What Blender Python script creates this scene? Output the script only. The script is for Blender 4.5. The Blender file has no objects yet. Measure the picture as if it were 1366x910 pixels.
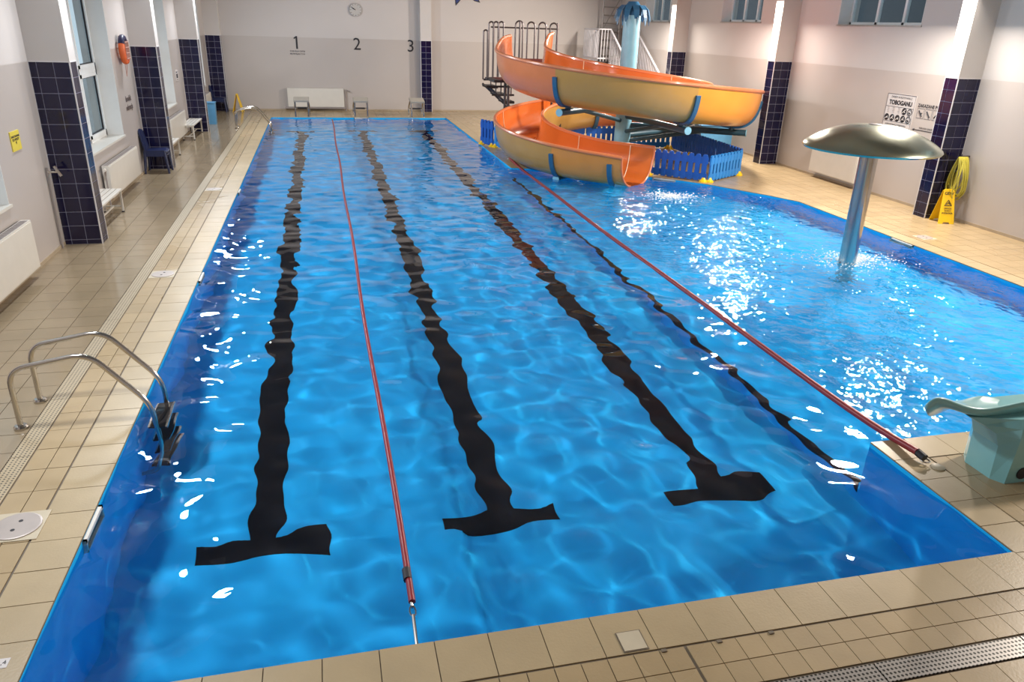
import bpy, bmesh, math, random
import numpy as np
from mathutils import Vector, Matrix
random.seed(7); RNG = np.random.default_rng(11)
scn = bpy.context.scene
COL = scn.collection

# ---------------------------------------------------------------- camera
CAM = np.array([1.6124, -3.0482, 3.0174]) * (25 / 23.5545)
YAW, PITCH, ROLL, FPX = -0.248, -0.3977, 0.0326, 1004.17
_cy, _sy = math.cos(YAW), math.sin(YAW)
FW = np.array([-_sy * math.cos(PITCH), _cy * math.cos(PITCH), math.sin(PITCH)])
_rt = np.array([_cy, _sy, 0.0]); _up = np.cross(_rt, FW)
RT = _rt * math.cos(ROLL) + _up * math.sin(ROLL)
UP = -_rt * math.sin(ROLL) + _up * math.cos(ROLL)
cam = bpy.data.objects.new('camera', bpy.data.cameras.new('camera'))
COL.objects.link(cam)
cam.data.sensor_width = 36.0
cam.data.lens = FPX / 1366 * 36.0
cam.data.clip_end = 200
cam.matrix_world = Matrix([[RT[i], UP[i], -FW[i], CAM[i]] for i in range(3)] + [[0, 0, 0, 1]])
scn.camera = cam

# ---------------------------------------------------------------- world, exposure
scn.view_settings.view_transform = 'Standard'
scn.view_settings.look = 'None'
scn.view_settings.gamma = 1.0
scn.view_settings.use_curve_mapping = False
scn.view_settings.exposure = 0.0
world = bpy.data.worlds.new('World'); scn.world = world; world.use_nodes = True
bg = world.node_tree.nodes['Background']
bg.inputs['Color'].default_value = (0.52, 0.60, 0.70, 1)
bg.inputs['Strength'].default_value = 1.7

LAMP_POWER_LEFT, LAMP_POWER_RIGHT = 260.0, 590.0
LAMP_Y = (2.75, 8.98, 15.22, 21.42)
LAMP_ZL, LAMP_ZR = 4.5, 4.35

# ---------------------------------------------------------------- dimensions
W, L = 6.10, 25.0            # main basin
ZW, ZM, ZK = -0.038, -1.19, -0.95   # water level, main floor, shallow floor
XL, XR, YB, YF = -2.11, 13.38, 27.22, -5.0
ZC = 6.4
ZD = 2.55                    # top of the tiled zone
KID = [(6.10, 1.48), (11.22, 1.48), (11.22, 10.45), (10.9, 11.1), (10.14, 12.34), (9.67, 12.88), (9.12, 13.36), (6.86, 14.49), (6.10, 14.75)]

def s2l(c):
    c = c / 255.0
    return c / 12.92 if c <= 0.04045 else ((c + 0.055) / 1.055) ** 2.4
def rgb(r, g, b): return (s2l(r), s2l(g), s2l(b), 1.0)

def ray_at(x, y, axis, v):
    d = FW + (x - 683) / FPX * RT + (455 - y) / FPX * UP
    i = 'xyz'.index(axis); return CAM + d * ((v - CAM[i]) / d[i])

# ---------------------------------------------------------------- materials
MATS = {}
def mat(name, col, rough=0.5, metal=0.0, var=0.06, scale=6.0, bump=0.0, bscale=40.0, island=0.0, coat=0.0, rough_var=0.0):
    if name in MATS: return MATS[name]
    m = bpy.data.materials.new(name); m.use_nodes = True
    nt = m.node_tree; b = nt.nodes['Principled BSDF']
    c = rgb(*col)
    tc = nt.nodes.new('ShaderNodeTexCoord')
    nz = nt.nodes.new('ShaderNodeTexNoise'); nz.inputs['Scale'].default_value = scale; nz.inputs['Detail'].default_value = 4
    geo = nt.nodes.new('ShaderNodeNewGeometry')
    nt.links.new(geo.outputs['Position'], nz.inputs['Vector'])
    mr = nt.nodes.new('ShaderNodeMapRange')
    mr.inputs['From Min'].default_value = 0.3; mr.inputs['From Max'].default_value = 0.7
    mr.inputs['To Min'].default_value = 1 - var; mr.inputs['To Max'].default_value = 1 + var
    nt.links.new(nz.outputs['Fac'], mr.inputs['Value'])
    fac = mr.outputs['Result']
    if island:
        m2 = nt.nodes.new('ShaderNodeMapRange'); m2.inputs['To Min'].default_value = 1 - island; m2.inputs['To Max'].default_value = 1 + island
        oi = nt.nodes.new('ShaderNodeObjectInfo')
        ad = nt.nodes.new('ShaderNodeMath'); ad.operation = 'ADD'
        fr = nt.nodes.new('ShaderNodeMath'); fr.operation = 'FRACT'
        nt.links.new(geo.outputs['Random Per Island'], ad.inputs[0]); nt.links.new(oi.outputs['Random'], ad.inputs[1])
        nt.links.new(ad.outputs[0], fr.inputs[0]); nt.links.new(fr.outputs[0], m2.inputs['Value'])
        mm = nt.nodes.new('ShaderNodeMath'); mm.operation = 'MULTIPLY'
        nt.links.new(fac, mm.inputs[0]); nt.links.new(m2.outputs['Result'], mm.inputs[1]); fac = mm.outputs[0]
    vm = nt.nodes.new('ShaderNodeVectorMath'); vm.operation = 'SCALE'
    vm.inputs[0].default_value = c[:3]
    nt.links.new(fac, vm.inputs['Scale'])
    nt.links.new(vm.outputs['Vector'], b.inputs['Base Color'])
    b.inputs['Roughness'].default_value = rough; b.inputs['Metallic'].default_value = metal
    if coat:
        b.inputs['Coat Weight'].default_value = coat; b.inputs['Coat Roughness'].default_value = 0.08
    if rough_var:
        n2 = nt.nodes.new('ShaderNodeTexNoise'); n2.inputs['Scale'].default_value = 0.7; n2.inputs['Detail'].default_value = 3
        nt.links.new(geo.outputs['Position'], n2.inputs['Vector'])
        r2 = nt.nodes.new('ShaderNodeMapRange'); r2.inputs['From Min'].default_value = 0.2; r2.inputs['From Max'].default_value = 0.8
        r2.inputs['To Min'].default_value = max(0.03, rough - rough_var); r2.inputs['To Max'].default_value = rough + rough_var
        nt.links.new(n2.outputs['Fac'], r2.inputs['Value']); nt.links.new(r2.outputs['Result'], b.inputs['Roughness'])
    if bump:
        nb = nt.nodes.new('ShaderNodeTexNoise'); nb.inputs['Scale'].default_value = bscale
        nt.links.new(geo.outputs['Position'], nb.inputs['Vector'])
        bp = nt.nodes.new('ShaderNodeBump'); bp.inputs['Strength'].default_value = bump; bp.inputs['Distance'].default_value = 0.01
        nt.links.new(nb.outputs['Fac'], bp.inputs['Height']); nt.links.new(bp.outputs['Normal'], b.inputs['Normal'])
    MATS[name] = m
    return m

def emit(name, col, s):
    m = bpy.data.materials.new(name); m.use_nodes = True; nt = m.node_tree; nt.nodes.clear()
    e = nt.nodes.new('ShaderNodeEmission'); e.inputs['Color'].default_value = (*col, 1); e.inputs['Strength'].default_value = s
    o = nt.nodes.new('ShaderNodeOutputMaterial'); nt.links.new(e.outputs[0], o.inputs[0]); return m

def holes(name, col, pitch, rad, rough=0.35, metal=0.6):
    """perforated cover: rows of dark round holes"""
    m = bpy.data.materials.new(name); m.use_nodes = True; nt = m.node_tree; b = nt.nodes['Principled BSDF']
    geo = nt.nodes.new('ShaderNodeNewGeometry')
    sc = nt.nodes.new('ShaderNodeVectorMath'); sc.operation = 'SCALE'; sc.inputs['Scale'].default_value = 1 / pitch
    nt.links.new(geo.outputs['Position'], sc.inputs[0])
    fr = nt.nodes.new('ShaderNodeVectorMath'); fr.operation = 'FRACTION'; nt.links.new(sc.outputs[0], fr.inputs[0])
    sb = nt.nodes.new('ShaderNodeVectorMath'); sb.operation = 'SUBTRACT'; sb.inputs[1].default_value = (0.5, 0.5, 0); nt.links.new(fr.outputs[0], sb.inputs[0])
    ml = nt.nodes.new('ShaderNodeVectorMath'); ml.operation = 'MULTIPLY'; ml.inputs[1].default_value = (1, 1, 0); nt.links.new(sb.outputs[0], ml.inputs[0])
    ln = nt.nodes.new('ShaderNodeVectorMath'); ln.operation = 'LENGTH'; nt.links.new(ml.outputs[0], ln.inputs[0])
    lt = nt.nodes.new('ShaderNodeMath'); lt.operation = 'LESS_THAN'; lt.inputs[1].default_value = rad; nt.links.new(ln.outputs['Value'], lt.inputs[0])
    mx = nt.nodes.new('ShaderNodeMix'); mx.data_type = 'RGBA'
    mx.inputs[6].default_value = rgb(*col); mx.inputs[7].default_value = rgb(28, 26, 24)
    nt.links.new(lt.outputs[0], mx.inputs[0]); nt.links.new(mx.outputs[2], b.inputs['Base Color'])
    b.inputs['Roughness'].default_value = rough; b.inputs['Metallic'].default_value = metal
    return m

M_TILE = mat('deck_tile', (168, 147, 113), 0.30, var=0.07, scale=2.2, island=0.045, bump=0.06, bscale=60, rough_var=0.10)
M_WET = mat('wet_deck_tile', (146, 130, 106), 0.15, var=0.08, scale=1.6, island=0.03, bump=0.03, bscale=30, rough_var=0.06)
M_JOINT = mat('deck_joint', (112, 100, 84), 0.7)
M_COPE = mat('coping_tile', (173, 154, 121), 0.36, var=0.07, scale=2.5, island=0.04, bump=0.08, bscale=60, rough_var=0.12)
M_NAVY = mat('navy_tile', (20, 18, 54), 0.10, var=0.10, scale=3, island=0.12)
M_GROUT = mat('tile_grout', (150, 150, 172), 0.7)
M_TRIM = mat('white_trim', (216, 214, 216), 0.4)
M_PAINT = mat('white_paint', (204, 199, 196), 0.75, var=0.02, scale=1.5)
M_CEIL = mat('ceiling_paint', (132, 124, 116), 0.8, var=0.02)
M_LINER = mat('blue_liner', (33, 180, 240), 0.6, var=0.03, scale=3)
M_BLACK = mat('black_marking', (10, 10, 18), 0.6)
M_STEEL = mat('stainless_steel', (196, 192, 186), 0.16, 1.0, var=0.04)
M_STEELB = mat('brushed_steel', (176, 180, 160), 0.24, 1.0, var=0.05, scale=3)
M_WHITE = mat('white_enamel', (212, 208, 200), 0.35, var=0.02)
M_PVC = mat('white_pvc', (224, 228, 230), 0.35, var=0.02)
M_DKBLUE = mat('navy_plastic', (26, 36, 74), 0.38)
M_LTBLUE = mat('sky_blue_plastic', (40, 132, 210), 0.4)
M_MIDBLUE = mat('royal_blue_plastic', (22, 88, 180), 0.4)
M_BOX = mat('pale_blue_bin', (88, 150, 194), 0.45)
M_YEL = mat('yellow_plastic', (240, 196, 20), 0.35)
M_HOSE = mat('yellow_hose', (184, 174, 66), 0.4, var=0.12, scale=9)
M_POST = mat('pale_blue_steel', (132, 186, 208), 0.35)
M_TEAL = mat('dark_teal_steel', (44, 74, 88), 0.35)
M_BRKT = mat('blue_bracket', (44, 96, 134), 0.35)
M_ORIN = mat('orange_gelcoat', (206, 106, 46), 0.16, var=0.03, scale=2, coat=0.5)
M_OROUT = mat('orange_outer', (214, 124, 78), 0.28, var=0.05, scale=2, coat=0.3)
M_TAN = mat('ochre_outer', (182, 138, 72), 0.3, var=0.06, scale=2, coat=0.3)
M_RAIL = mat('grey_brown_steel', (96, 88, 88), 0.35, 0.7)
M_GRATING = mat('dark_grating', (62, 56, 56), 0.5, 0.4)
M_DKRED = mat('dark_red_mat', (104, 40, 34), 0.6)
M_WRAIL = mat('white_steel', (214, 212, 218), 0.35)
M_ALU = mat('aluminium_tube', (170, 164, 160), 0.3, 0.8)
M_GREY = mat('grey_panel', (150, 142, 140), 0.6)
M_TURQ = mat('turquoise_fibreglass', (128, 186, 190), 0.3, var=0.03, coat=0.4)
M_INK = mat('black_ink', (34, 32, 38), 0.6)
M_SIGNW = mat('sign_white', (206, 200, 198), 0.5)
M_SIGNY = mat('sign_yellow', (214, 196, 70), 0.5)
M_ROPE = mat('red_rope_sleeve', (134, 34, 42), 0.35, var=0.1, scale=14)
M_LID = mat('grey_lid', (176, 166, 160), 0.4, 0.3)
M_LIDF = mat('pale_lid_frame', (190, 178, 154), 0.45)
M_GRATE = holes('perforated_grate', (150, 146, 142), 0.026, 0.30)
M_GRATEL = holes('perforated_gutter', (172, 156, 128), 0.030, 0.24, 0.4, 0.0)
M_BUOY = mat('orange_buoy', (224, 104, 52), 0.45, var=0.1, scale=10)
M_BUOYN = mat('navy_buoy_band', (30, 30, 72), 0.45)
M_NET = mat('rope_net', (190, 150, 140), 0.8)
M_FOAM = mat('foam_white', (236, 242, 246), 0.5)
M_BLOCK = mat('block_grey', (150, 146, 138), 0.5)
M_CLOCK = mat('clock_face', (188, 184, 180), 0.4)
M_LAMP = emit('lamp_glass', (1.0, 0.93, 0.82), 12)

def wall_material():
    m = bpy.data.materials.new('wall_dado_paint'); m.use_nodes = True; nt = m.node_tree; b = nt.nodes['Principled BSDF']
    geo = nt.nodes.new('ShaderNodeNewGeometry'); sp = nt.nodes.new('ShaderNodeSeparateXYZ'); nt.links.new(geo.outputs['Position'], sp.inputs[0])
    gt = nt.nodes.new('ShaderNodeMath'); gt.operation = 'LESS_THAN'; gt.inputs[1].default_value = ZD; nt.links.new(sp.outputs['Z'], gt.inputs[0])
    nz = nt.nodes.new('ShaderNodeTexNoise'); nz.inputs['Scale'].default_value = 0.8; nz.inputs['Detail'].default_value = 5; nt.links.new(geo.outputs['Position'], nz.inputs['Vector'])
    ml = nt.nodes.new('ShaderNodeMapRange'); ml.inputs['To Min'].default_value = 0.96; ml.inputs['To Max'].default_value = 1.04; nt.links.new(nz.outputs['Fac'], ml.inputs['Value'])
    mx = nt.nodes.new('ShaderNodeMix'); mx.data_type = 'RGBA'
    mx.inputs[6].default_value = rgb(198, 192, 189); mx.inputs[7].default_value = rgb(185, 177, 172)
    nt.links.new(gt.outputs[0], mx.inputs[0])
    vm = nt.nodes.new('ShaderNodeVectorMath'); vm.operation = 'SCALE'; nt.links.new(mx.outputs[2], vm.inputs[0]); nt.links.new(ml.outputs['Result'], vm.inputs['Scale'])
    nt.links.new(vm.outputs[0], b.inputs['Base Color'])
    mr = nt.nodes.new('ShaderNodeMapRange'); mr.inputs['To Min'].default_value = 0.75; mr.inputs['To Max'].default_value = 0.32; nt.links.new(gt.outputs[0], mr.inputs['Value']); nt.links.new(mr.outputs['Result'], b.inputs['Roughness'])
    return m
M_WALL = wall_material()

def water_material():
    m = bpy.data.materials.new('pool_water'); m.use_nodes = True; nt = m.node_tree; nt.nodes.clear(); N = nt.nodes.new; K = nt.links.new
    g = N('ShaderNodeBsdfGlass'); g.inputs['IOR'].default_value = 1.333; g.inputs['Roughness'].default_value = 0.0
    geo = N('ShaderNodeNewGeometry'); sp = N('ShaderNodeSeparateXYZ'); K(geo.outputs['Position'], sp.inputs[0])
    def noise(scale, detail):
        n = N('ShaderNodeTexNoise'); n.inputs['Scale'].default_value = scale; n.inputs['Detail'].default_value = detail; n.inputs['Roughness'].default_value = 0.45; K(geo.outputs['Position'], n.inputs['Vector']); return n.outputs['Fac']
    def ramp(src, a, b, c, d):
        r = N('ShaderNodeMapRange'); r.interpolation_type = 'SMOOTHSTEP'
        for k, v in zip(('From Min', 'From Max', 'To Min', 'To Max'), (a, b, c, d)): r.inputs[k].default_value = v
        K(src, r.inputs['Value']); return r.outputs['Result']
    def math_(op, a, b):
        n = N('ShaderNodeMath'); n.operation = op
        for k, v in enumerate((a, b)):
            if isinstance(v, float): n.inputs[k].default_value = v
            else: K(v, n.inputs[k])
        return n.outputs[0]
    # ripples: choppy in the shallow pool beyond the rope, faint in the lanes
    chop = math_('MULTIPLY', ramp(sp.outputs['X'], 5.7, 7.6, 0.0, 1.0), ramp(sp.outputs['Y'], 14.6, 15.8, 1.0, 0.0))
    calm = ramp(sp.outputs['Y'], 2.0, 11.0, 0.008, 0.08)
    amp = math_('MAXIMUM', chop, calm)
    h = math_('ADD', math_('MULTIPLY', noise(5.5, 1.5), 0.042), math_('MULTIPLY', noise(13.0, 1.0), 0.016))
    h = math_('MULTIPLY', h, amp)
    b = N('ShaderNodeBump'); b.inputs['Strength'].default_value = 1.0; b.inputs['Distance'].default_value = 1.0
    K(h, b.inputs['Height']); K(b.outputs['Normal'], g.inputs['Normal'])
    o = N('ShaderNodeOutputMaterial'); K(g.outputs[0], o.inputs['Surface'])
    return m
for _m in (M_LINER, M_BLACK): _m.node_tree.nodes['Principled BSDF'].inputs['Specular IOR Level'].default_value = 0.1
M_WATER = water_material()

def glass_material():
    m = bpy.data.materials.new('window_glass'); m.use_nodes = True; nt = m.node_tree; nt.nodes.clear()
    t = nt.nodes.new('ShaderNodeBsdfTransparent'); t.inputs['Color'].default_value = (0.82, 0.88, 0.88, 1)
    g = nt.nodes.new('ShaderNodeBsdfGlossy'); g.inputs['Roughness'].default_value = 0.03
    f0 = nt.nodes.new('ShaderNodeLayerWeight'); f0.inputs['Blend'].default_value = 0.5
    pw = nt.nodes.new('ShaderNodeMath'); pw.operation = 'POWER'; pw.inputs[1].default_value = 5.0; nt.links.new(f0.outputs['Facing'], pw.inputs[0])
    f = nt.nodes.new('ShaderNodeMapRange'); f.inputs['To Min'].default_value = 0.03; f.inputs['To Max'].default_value = 0.6; nt.links.new(pw.outputs[0], f.inputs['Value'])
    x = nt.nodes.new('ShaderNodeMixShader'); nt.links.new(f.outputs[0], x.inputs[0]); nt.links.new(t.outputs[0], x.inputs[1]); nt.links.new(g.outputs[0], x.inputs[2])
    o = nt.nodes.new('ShaderNodeOutputMaterial'); nt.links.new(x.outputs[0], o.inputs['Surface']); return m
M_GLASS = glass_material()

# ---------------------------------------------------------------- mesh helpers
class MB:
    def __init__(s): s.v = []; s.f = []; s.m = []; s.mi = 0
    def add(s, vs, fs):
        o = len(s.v); s.v += [tuple(map(float, p)) for p in vs]
        for f in fs: s.f.append(tuple(i + o for i in f)); s.m.append(s.mi)
        return s
    def box(s, x0, x1, y0, y1, z0, z1):
        return s.add([(x0, y0, z0), (x1, y0, z0), (x1, y1, z0), (x0, y1, z0), (x0, y0, z1), (x1, y0, z1), (x1, y1, z1), (x0, y1, z1)],
                     [(3, 2, 1, 0), (4, 5, 6, 7), (0, 1, 5, 4), (1, 2, 6, 5), (2, 3, 7, 6), (3, 0, 4, 7)])
    def cbox(s, c, sz, M=None):
        n = len(s.v); s.box(-sz[0] / 2, sz[0] / 2, -sz[1] / 2, sz[1] / 2, -sz[2] / 2, sz[2] / 2)
        for i in range(n, len(s.v)):
            p = Vector(s.v[i]); p = (M @ p if M else p) + Vector(c); s.v[i] = tuple(p)
        return s
    def prism(s, poly, z0, z1):
        a = sum(poly[i][0] * poly[(i + 1) % len(poly)][1] - poly[(i + 1) % len(poly)][0] * poly[i][1] for i in range(len(poly)))
        if a < 0: poly = poly[::-1]
        n = len(poly)
        return s.add([(x, y, z0) for x, y in poly] + [(x, y, z1) for x, y in poly],
                     [tuple(range(n))[::-1], tuple(range(n, 2 * n))] + [(i, (i + 1) % n, (i + 1) % n + n, i + n) for i in range(n)])
    def extrude(s, poly, vec):
        """poly: 3D ring, extruded along vec"""
        n = len(poly); q = [tuple(np.array(p) + np.array(vec)) for p in poly]
        return s.add(list(poly) + q, [tuple(range(n))[::-1], tuple(range(n, 2 * n))] + [(i, (i + 1) % n, (i + 1) % n + n, i + n) for i in range(n)])
    def tube(s, pts, r, n=10, caps=True, closed=False):
        P = [Vector(p) for p in pts]; k = len(P); rs = r if isinstance(r, (list, tuple)) else [r] * k
        T = []
        for i in range(k):
            if closed: t = P[(i + 1) % k] - P[i - 1]
            else: t = P[min(i + 1, k - 1)] - P[max(i - 1, 0)]
            T.append(t.normalized())
        a = Vector((0, 0, 1)) if abs(T[0].z) < 0.9 else Vector((1, 0, 0))
        u = T[0].cross(a).normalized(); vs = []
        for i in range(k):
            u = (u - T[i] * u.dot(T[i])).normalized(); w = T[i].cross(u)
            for j in range(n):
                an = 2 * math.pi * j / n; vs.append(P[i] + (u * math.cos(an) + w * math.sin(an)) * rs[i])
        fs = []
        for i in range(k if closed else k - 1):
            i2 = (i + 1) % k
            for j in range(n): fs.append((i * n + j, i * n + (j + 1) % n, i2 * n + (j + 1) % n, i2 * n + j))
        if caps and not closed: fs += [tuple(range(n))[::-1], tuple(range((k - 1) * n, k * n))]
        return s.add(vs, fs)
    def lathe(s, prof, c=(0, 0, 0), n=32):
        k = len(prof); vs = []
        for r, z in prof:
            for j in range(n):
                a = 2 * math.pi * j / n; vs.append((c[0] + r * math.cos(a), c[1] + r * math.sin(a), c[2] + z))
        fs = [(i * n + j, i * n + (j + 1) % n, (i + 1) * n + (j + 1) % n, (i + 1) * n + j) for i in range(k - 1) for j in range(n)]
        fs += [tuple(range(n))[::-1], tuple(range((k - 1) * n, k * n))]
        return s.add(vs, fs)
    def mesh(s, name, mats, off=(0, 0, 0), smooth=False):
        me = bpy.data.meshes.new(name)
        me.from_pydata([(x - off[0], y - off[1], z - off[2]) for x, y, z in s.v], [], s.f)
        for m in (mats if isinstance(mats, (list, tuple)) else [mats]): me.materials.append(m)
        if len(me.materials) > 1: me.polygons.foreach_set('material_index', s.m)
        me.update()
        if smooth:
            me.polygons.foreach_set('use_smooth', [True] * len(me.polygons))
            try: me.set_sharp_from_angle(angle=math.radians(40))
            except Exception: pass
        return me
    def build(s, name, mats, parent=None, smooth=False, off=None):
        if off is None: off = parent_origin(parent)
        me = s.mesh(name, mats, off, smooth)
        o = bpy.data.objects.new(name, me); COL.objects.link(o)
        if parent is not None: o.parent = parent
        else: o.location = off
        return o

def parent_origin(p):
    v = Vector((0, 0, 0))
    while p is not None: v += p.location; p = p.parent
    return tuple(v)

def thing(name, label, cat, loc=(0, 0, 0), group=None):
    o = bpy.data.objects.new(name, None); COL.objects.link(o); o.location = loc; o.empty_display_size = 0.1
    tag(o, label, cat, group); return o
def tag(o, label, cat, group=None):
    o['label'] = label; o['category'] = cat
    if group: o['group'] = group
    return o
def struct(o, label=None):
    o['kind'] = 'structure'
    if label: o['label'] = label
    return o
def dup(root, loc, label=None, rz=None):
    r = root.copy(); COL.objects.link(r); r.location = loc
    if rz is not None: r.rotation_euler = (0, 0, rz)
    if label: r['label'] = label
    for ch in list(root.children):
        c = ch.copy(); COL.objects.link(c); c.parent = r
        for g in list(ch.children):
            d = g.copy(); COL.objects.link(d); d.parent = c
    return r

def text(body, size, loc, rot, m, name='lettering', parent=None, align='CENTER', depth=0.003, bold=0.0, spacing=1.0):
    cu = bpy.data.curves.new(name, 'FONT'); cu.body = body; cu.size = size; cu.align_x = align; cu.align_y = 'CENTER'
    cu.extrude = depth / 2; cu.offset = bold; cu.resolution_u = 3; cu.space_character = spacing
    t = bpy.data.objects.new(name, cu); COL.objects.link(t)
    bpy.context.view_layer.update()
    me = bpy.data.meshes.new_from_object(t.evaluated_get(bpy.context.evaluated_depsgraph_get()))
    bpy.data.objects.remove(t); bpy.data.curves.remove(cu)
    me.materials.clear(); me.materials.append(m)
    o = bpy.data.objects.new(name, me); COL.objects.link(o)
    p = Vector(parent_origin(parent)); o.location = Vector(loc) - p; o.rotation_euler = rot
    if parent is not None: o.parent = parent
    return o
ROT_B = (math.pi / 2, 0, 0); ROT_L = (math.pi / 2, 0, math.pi / 2); ROT_R = (math.pi / 2, 0, -math.pi / 2)

def arc_path(pts, rad, n=6):
    """round the corners of a polyline"""
    P = [Vector(p) for p in pts]; out = [P[0]]
    for i in range(1, len(P) - 1):
        a, b, c = P[i - 1], P[i], P[i + 1]
        r = min(rad, (a - b).length * 0.49, (c - b).length * 0.49)
        p0 = b + (a - b).normalized() * r; p2 = b + (c - b).normalized() * r
        for k in range(n + 1):
            t = k / n; out.append(p0 * (1 - t) ** 2 + b * 2 * t * (1 - t) + p2 * t * t)
    out.append(P[-1]); return out

# ================================================================ SETTING
# ---- floor slab and tiles
def clip_half(poly, a, b, keep_left):
    out = []; n = len(poly)
    def side(p): return (b[0] - a[0]) * (p[1] - a[1]) - (b[1] - a[1]) * (p[0] - a[0])
    for i in range(n):
        p, q = poly[i], poly[(i + 1) % n]; sp, sq = side(p), side(q)
        if not keep_left: sp, sq = -sp, -sq
        if sp >= 0: out.append(p)
        if (sp > 0 and sq < 0) or (sp < 0 and sq > 0):
            t = sp / (sp - sq); out.append((p[0] + t * (q[0] - p[0]), p[1] + t * (q[1] - p[1])))
    return out
def parea(p): return 0.5 * abs(sum(p[i][0] * p[(i + 1) % len(p)][1] - p[(i + 1) % len(p)][0] * p[i][1] for i in range(len(p)))) if len(p) > 2 else 0
def subtract(poly, hole):
    res = []; cur = poly
    for i in range(len(hole)):
        a, b = hole[i], hole[(i + 1) % len(hole)]
        o = clip_half(cur, a, b, False)
        if parea(o) > 2e-4: res.append(o)
        cur = clip_half(cur, a, b, True)
        if parea(cur) < 1e-6: break
    return res
MAINP = [(0, 0), (W, 0), (W, L), (0, L)]
def deck_pieces(poly):
    out = []
    for q in subtract(poly, MAINP): out += subtract(q, KID)
    return out

slab = MB()
for poly in ([(XL, YF), (0, YF), (0, YB), (XL, YB)], [(0, YF), (W, YF), (W, 0), (0, 0)], [(0, L), (W, L), (W, YB), (0, YB)],
             [(W, YF), (XR, YF), (XR, 1.48), (W, 1.48)], [(11.22, 1.48), (XR, 1.48), (XR, 10.45), (11.22, 10.45)], [(W, 14.75), (XR, 14.75), (XR, YB), (W, YB)]):
    slab.prism(poly, -0.0119, -0.007)
for q in subtract([(W, 10.45), (XR, 10.45), (XR, 14.75), (W, 14.75)], KID): slab.prism(q, -0.0119, -0.007)
floor = struct(slab.build('floor', M_JOINT))

tiles = []   # (polygon, material key)
def grid(x0, x1, y0, y1, tx, ty, key, j=0.006, clip=True):
    nx = max(1, int(round((x1 - x0) / tx))) if tx else 1; ny = max(1, int(round((y1 - y0) / ty)))
    for i in range(nx):
        for k in range(ny):
            a, b = x0 + (x1 - x0) * i / nx + j / 2, x0 + (x1 - x0) * (i + 1) / nx - j / 2
            c, d = y0 + (y1 - y0) * k / ny + j / 2, y0 + (y1 - y0) * (k + 1) / ny - j / 2
            poly = [(a, c), (b, c), (b, d), (a, d)]
            if clip:
                for q in deck_pieces(poly): tiles.append((q, key))
            else: tiles.append((poly, key))
# left side: coping, two narrow rows, gutter grate, field
grid(-0.315, 0, -0.16, 25.0, 0.315, 0.305, 'c', clip=False)
grid(-0.645, -0.325, -0.45, 25.3, 0.16, 0.305, 't', clip=False)
grid(XL, -0.80, -5, YB, 0.305, 0.305, 'w', clip=False)
grid(-0.80, -0.325, -5.0, -0.45, 0.16, 0.305, 't', clip=False)
grid(-0.80, -0.325, 25.3, YB, 0.16, 0.305, 't', clip=False)
# near side
grid(0.0, 6.1, -0.315, 0, 0.3115, 0.315, 'c', clip=False)
grid(-0.315, 0.0, -0.46, -0.16, 0.315, 0.3, 'c', clip=False)
grid(-0.315, 3.505, -0.645, -0.325, 0.1525, 0.16, 't', clip=False)
grid(3.52, XR, -0.645, -0.325, 0.1525, 0.16, 't', clip=False)
grid(-0.315, XR, -5, -0.80, 0.305, 0.305, 't', clip=False)
grid(-0.315, 2.5, -0.80, -0.65, 0.305, 0.15, 't', clip=False)
# near right corner deck
grid(W, W + 0.315, -0.315, 1.48, 0.315, 0.305, 'c', clip=False)
grid(W + 0.325, XR, -0.315, 1.16, 0.155, 0.31, 't', clip=False)
grid(W + 0.325, XR, 1.17, 1.48, 0.31, 0.31, 'c', clip=False)
# right strip, peninsula, far deck
grid(11.22, 11.535, 1.48, 10.0, 0.315, 0.305, 'c')
grid(11.545, XR, 1.48, 10.0, 0.305, 0.305, 't')
grid(W, XR, 10.0, 25.3, 0.305, 0.305, 't')
grid(-0.315, W, L, L + 0.315, 0.305, 0.315, 'c', clip=False)
grid(-0.315, XR, L + 0.325, YB, 0.305, 0.305, 't', clip=False)

def tile_view(poly):
    c = np.array([sum(p[0] for p in poly) / len(poly), sum(p[1] for p in poly) / len(poly), 0.0]); d = c - CAM; z = d @ FW
    if z < 0.5: return -1
    x, y = 683 + FPX * (d @ RT) / z, 455 - FPX * (d @ UP) / z
    if x < -25 or x > 1391 or y < -10 or y > 935: return -1
    return parea(poly) * FPX ** 2 * CAM[2] / z ** 3
tiles.sort(key=lambda t: -tile_view(t[0]))
shared = {}
rest = {'c': MB(), 't': MB(), 'w': MB()}
TILE_MAT = {'c': M_COPE, 't': M_TILE, 'w': M_WET}
for i, (poly, key) in enumerate(tiles):
    if i < 300:
        cx, cy = sum(p[0] for p in poly) / len(poly), sum(p[1] for p in poly) / len(poly)
        sig = (key, tuple((round(p[0] - cx, 3), round(p[1] - cy, 3)) for p in poly))
        if sig not in shared:
            shared[sig] = MB().prism([(p[0] - cx, p[1] - cy) for p in poly], -0.007, 0.0).mesh('tile', TILE_MAT[key])
        o = bpy.data.objects.new('tile', shared[sig]); COL.objects.link(o); o.parent = floor
        o.location = (cx, cy, random.uniform(-0.0008, 0.0004))
    else: rest[key].prism(poly, -0.007, random.uniform(-0.0006, 0.0003))
for key, b in rest.items():
    o = b.build('tile_field', TILE_MAT[key], floor); o['kind'] = 'stuff'

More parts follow.
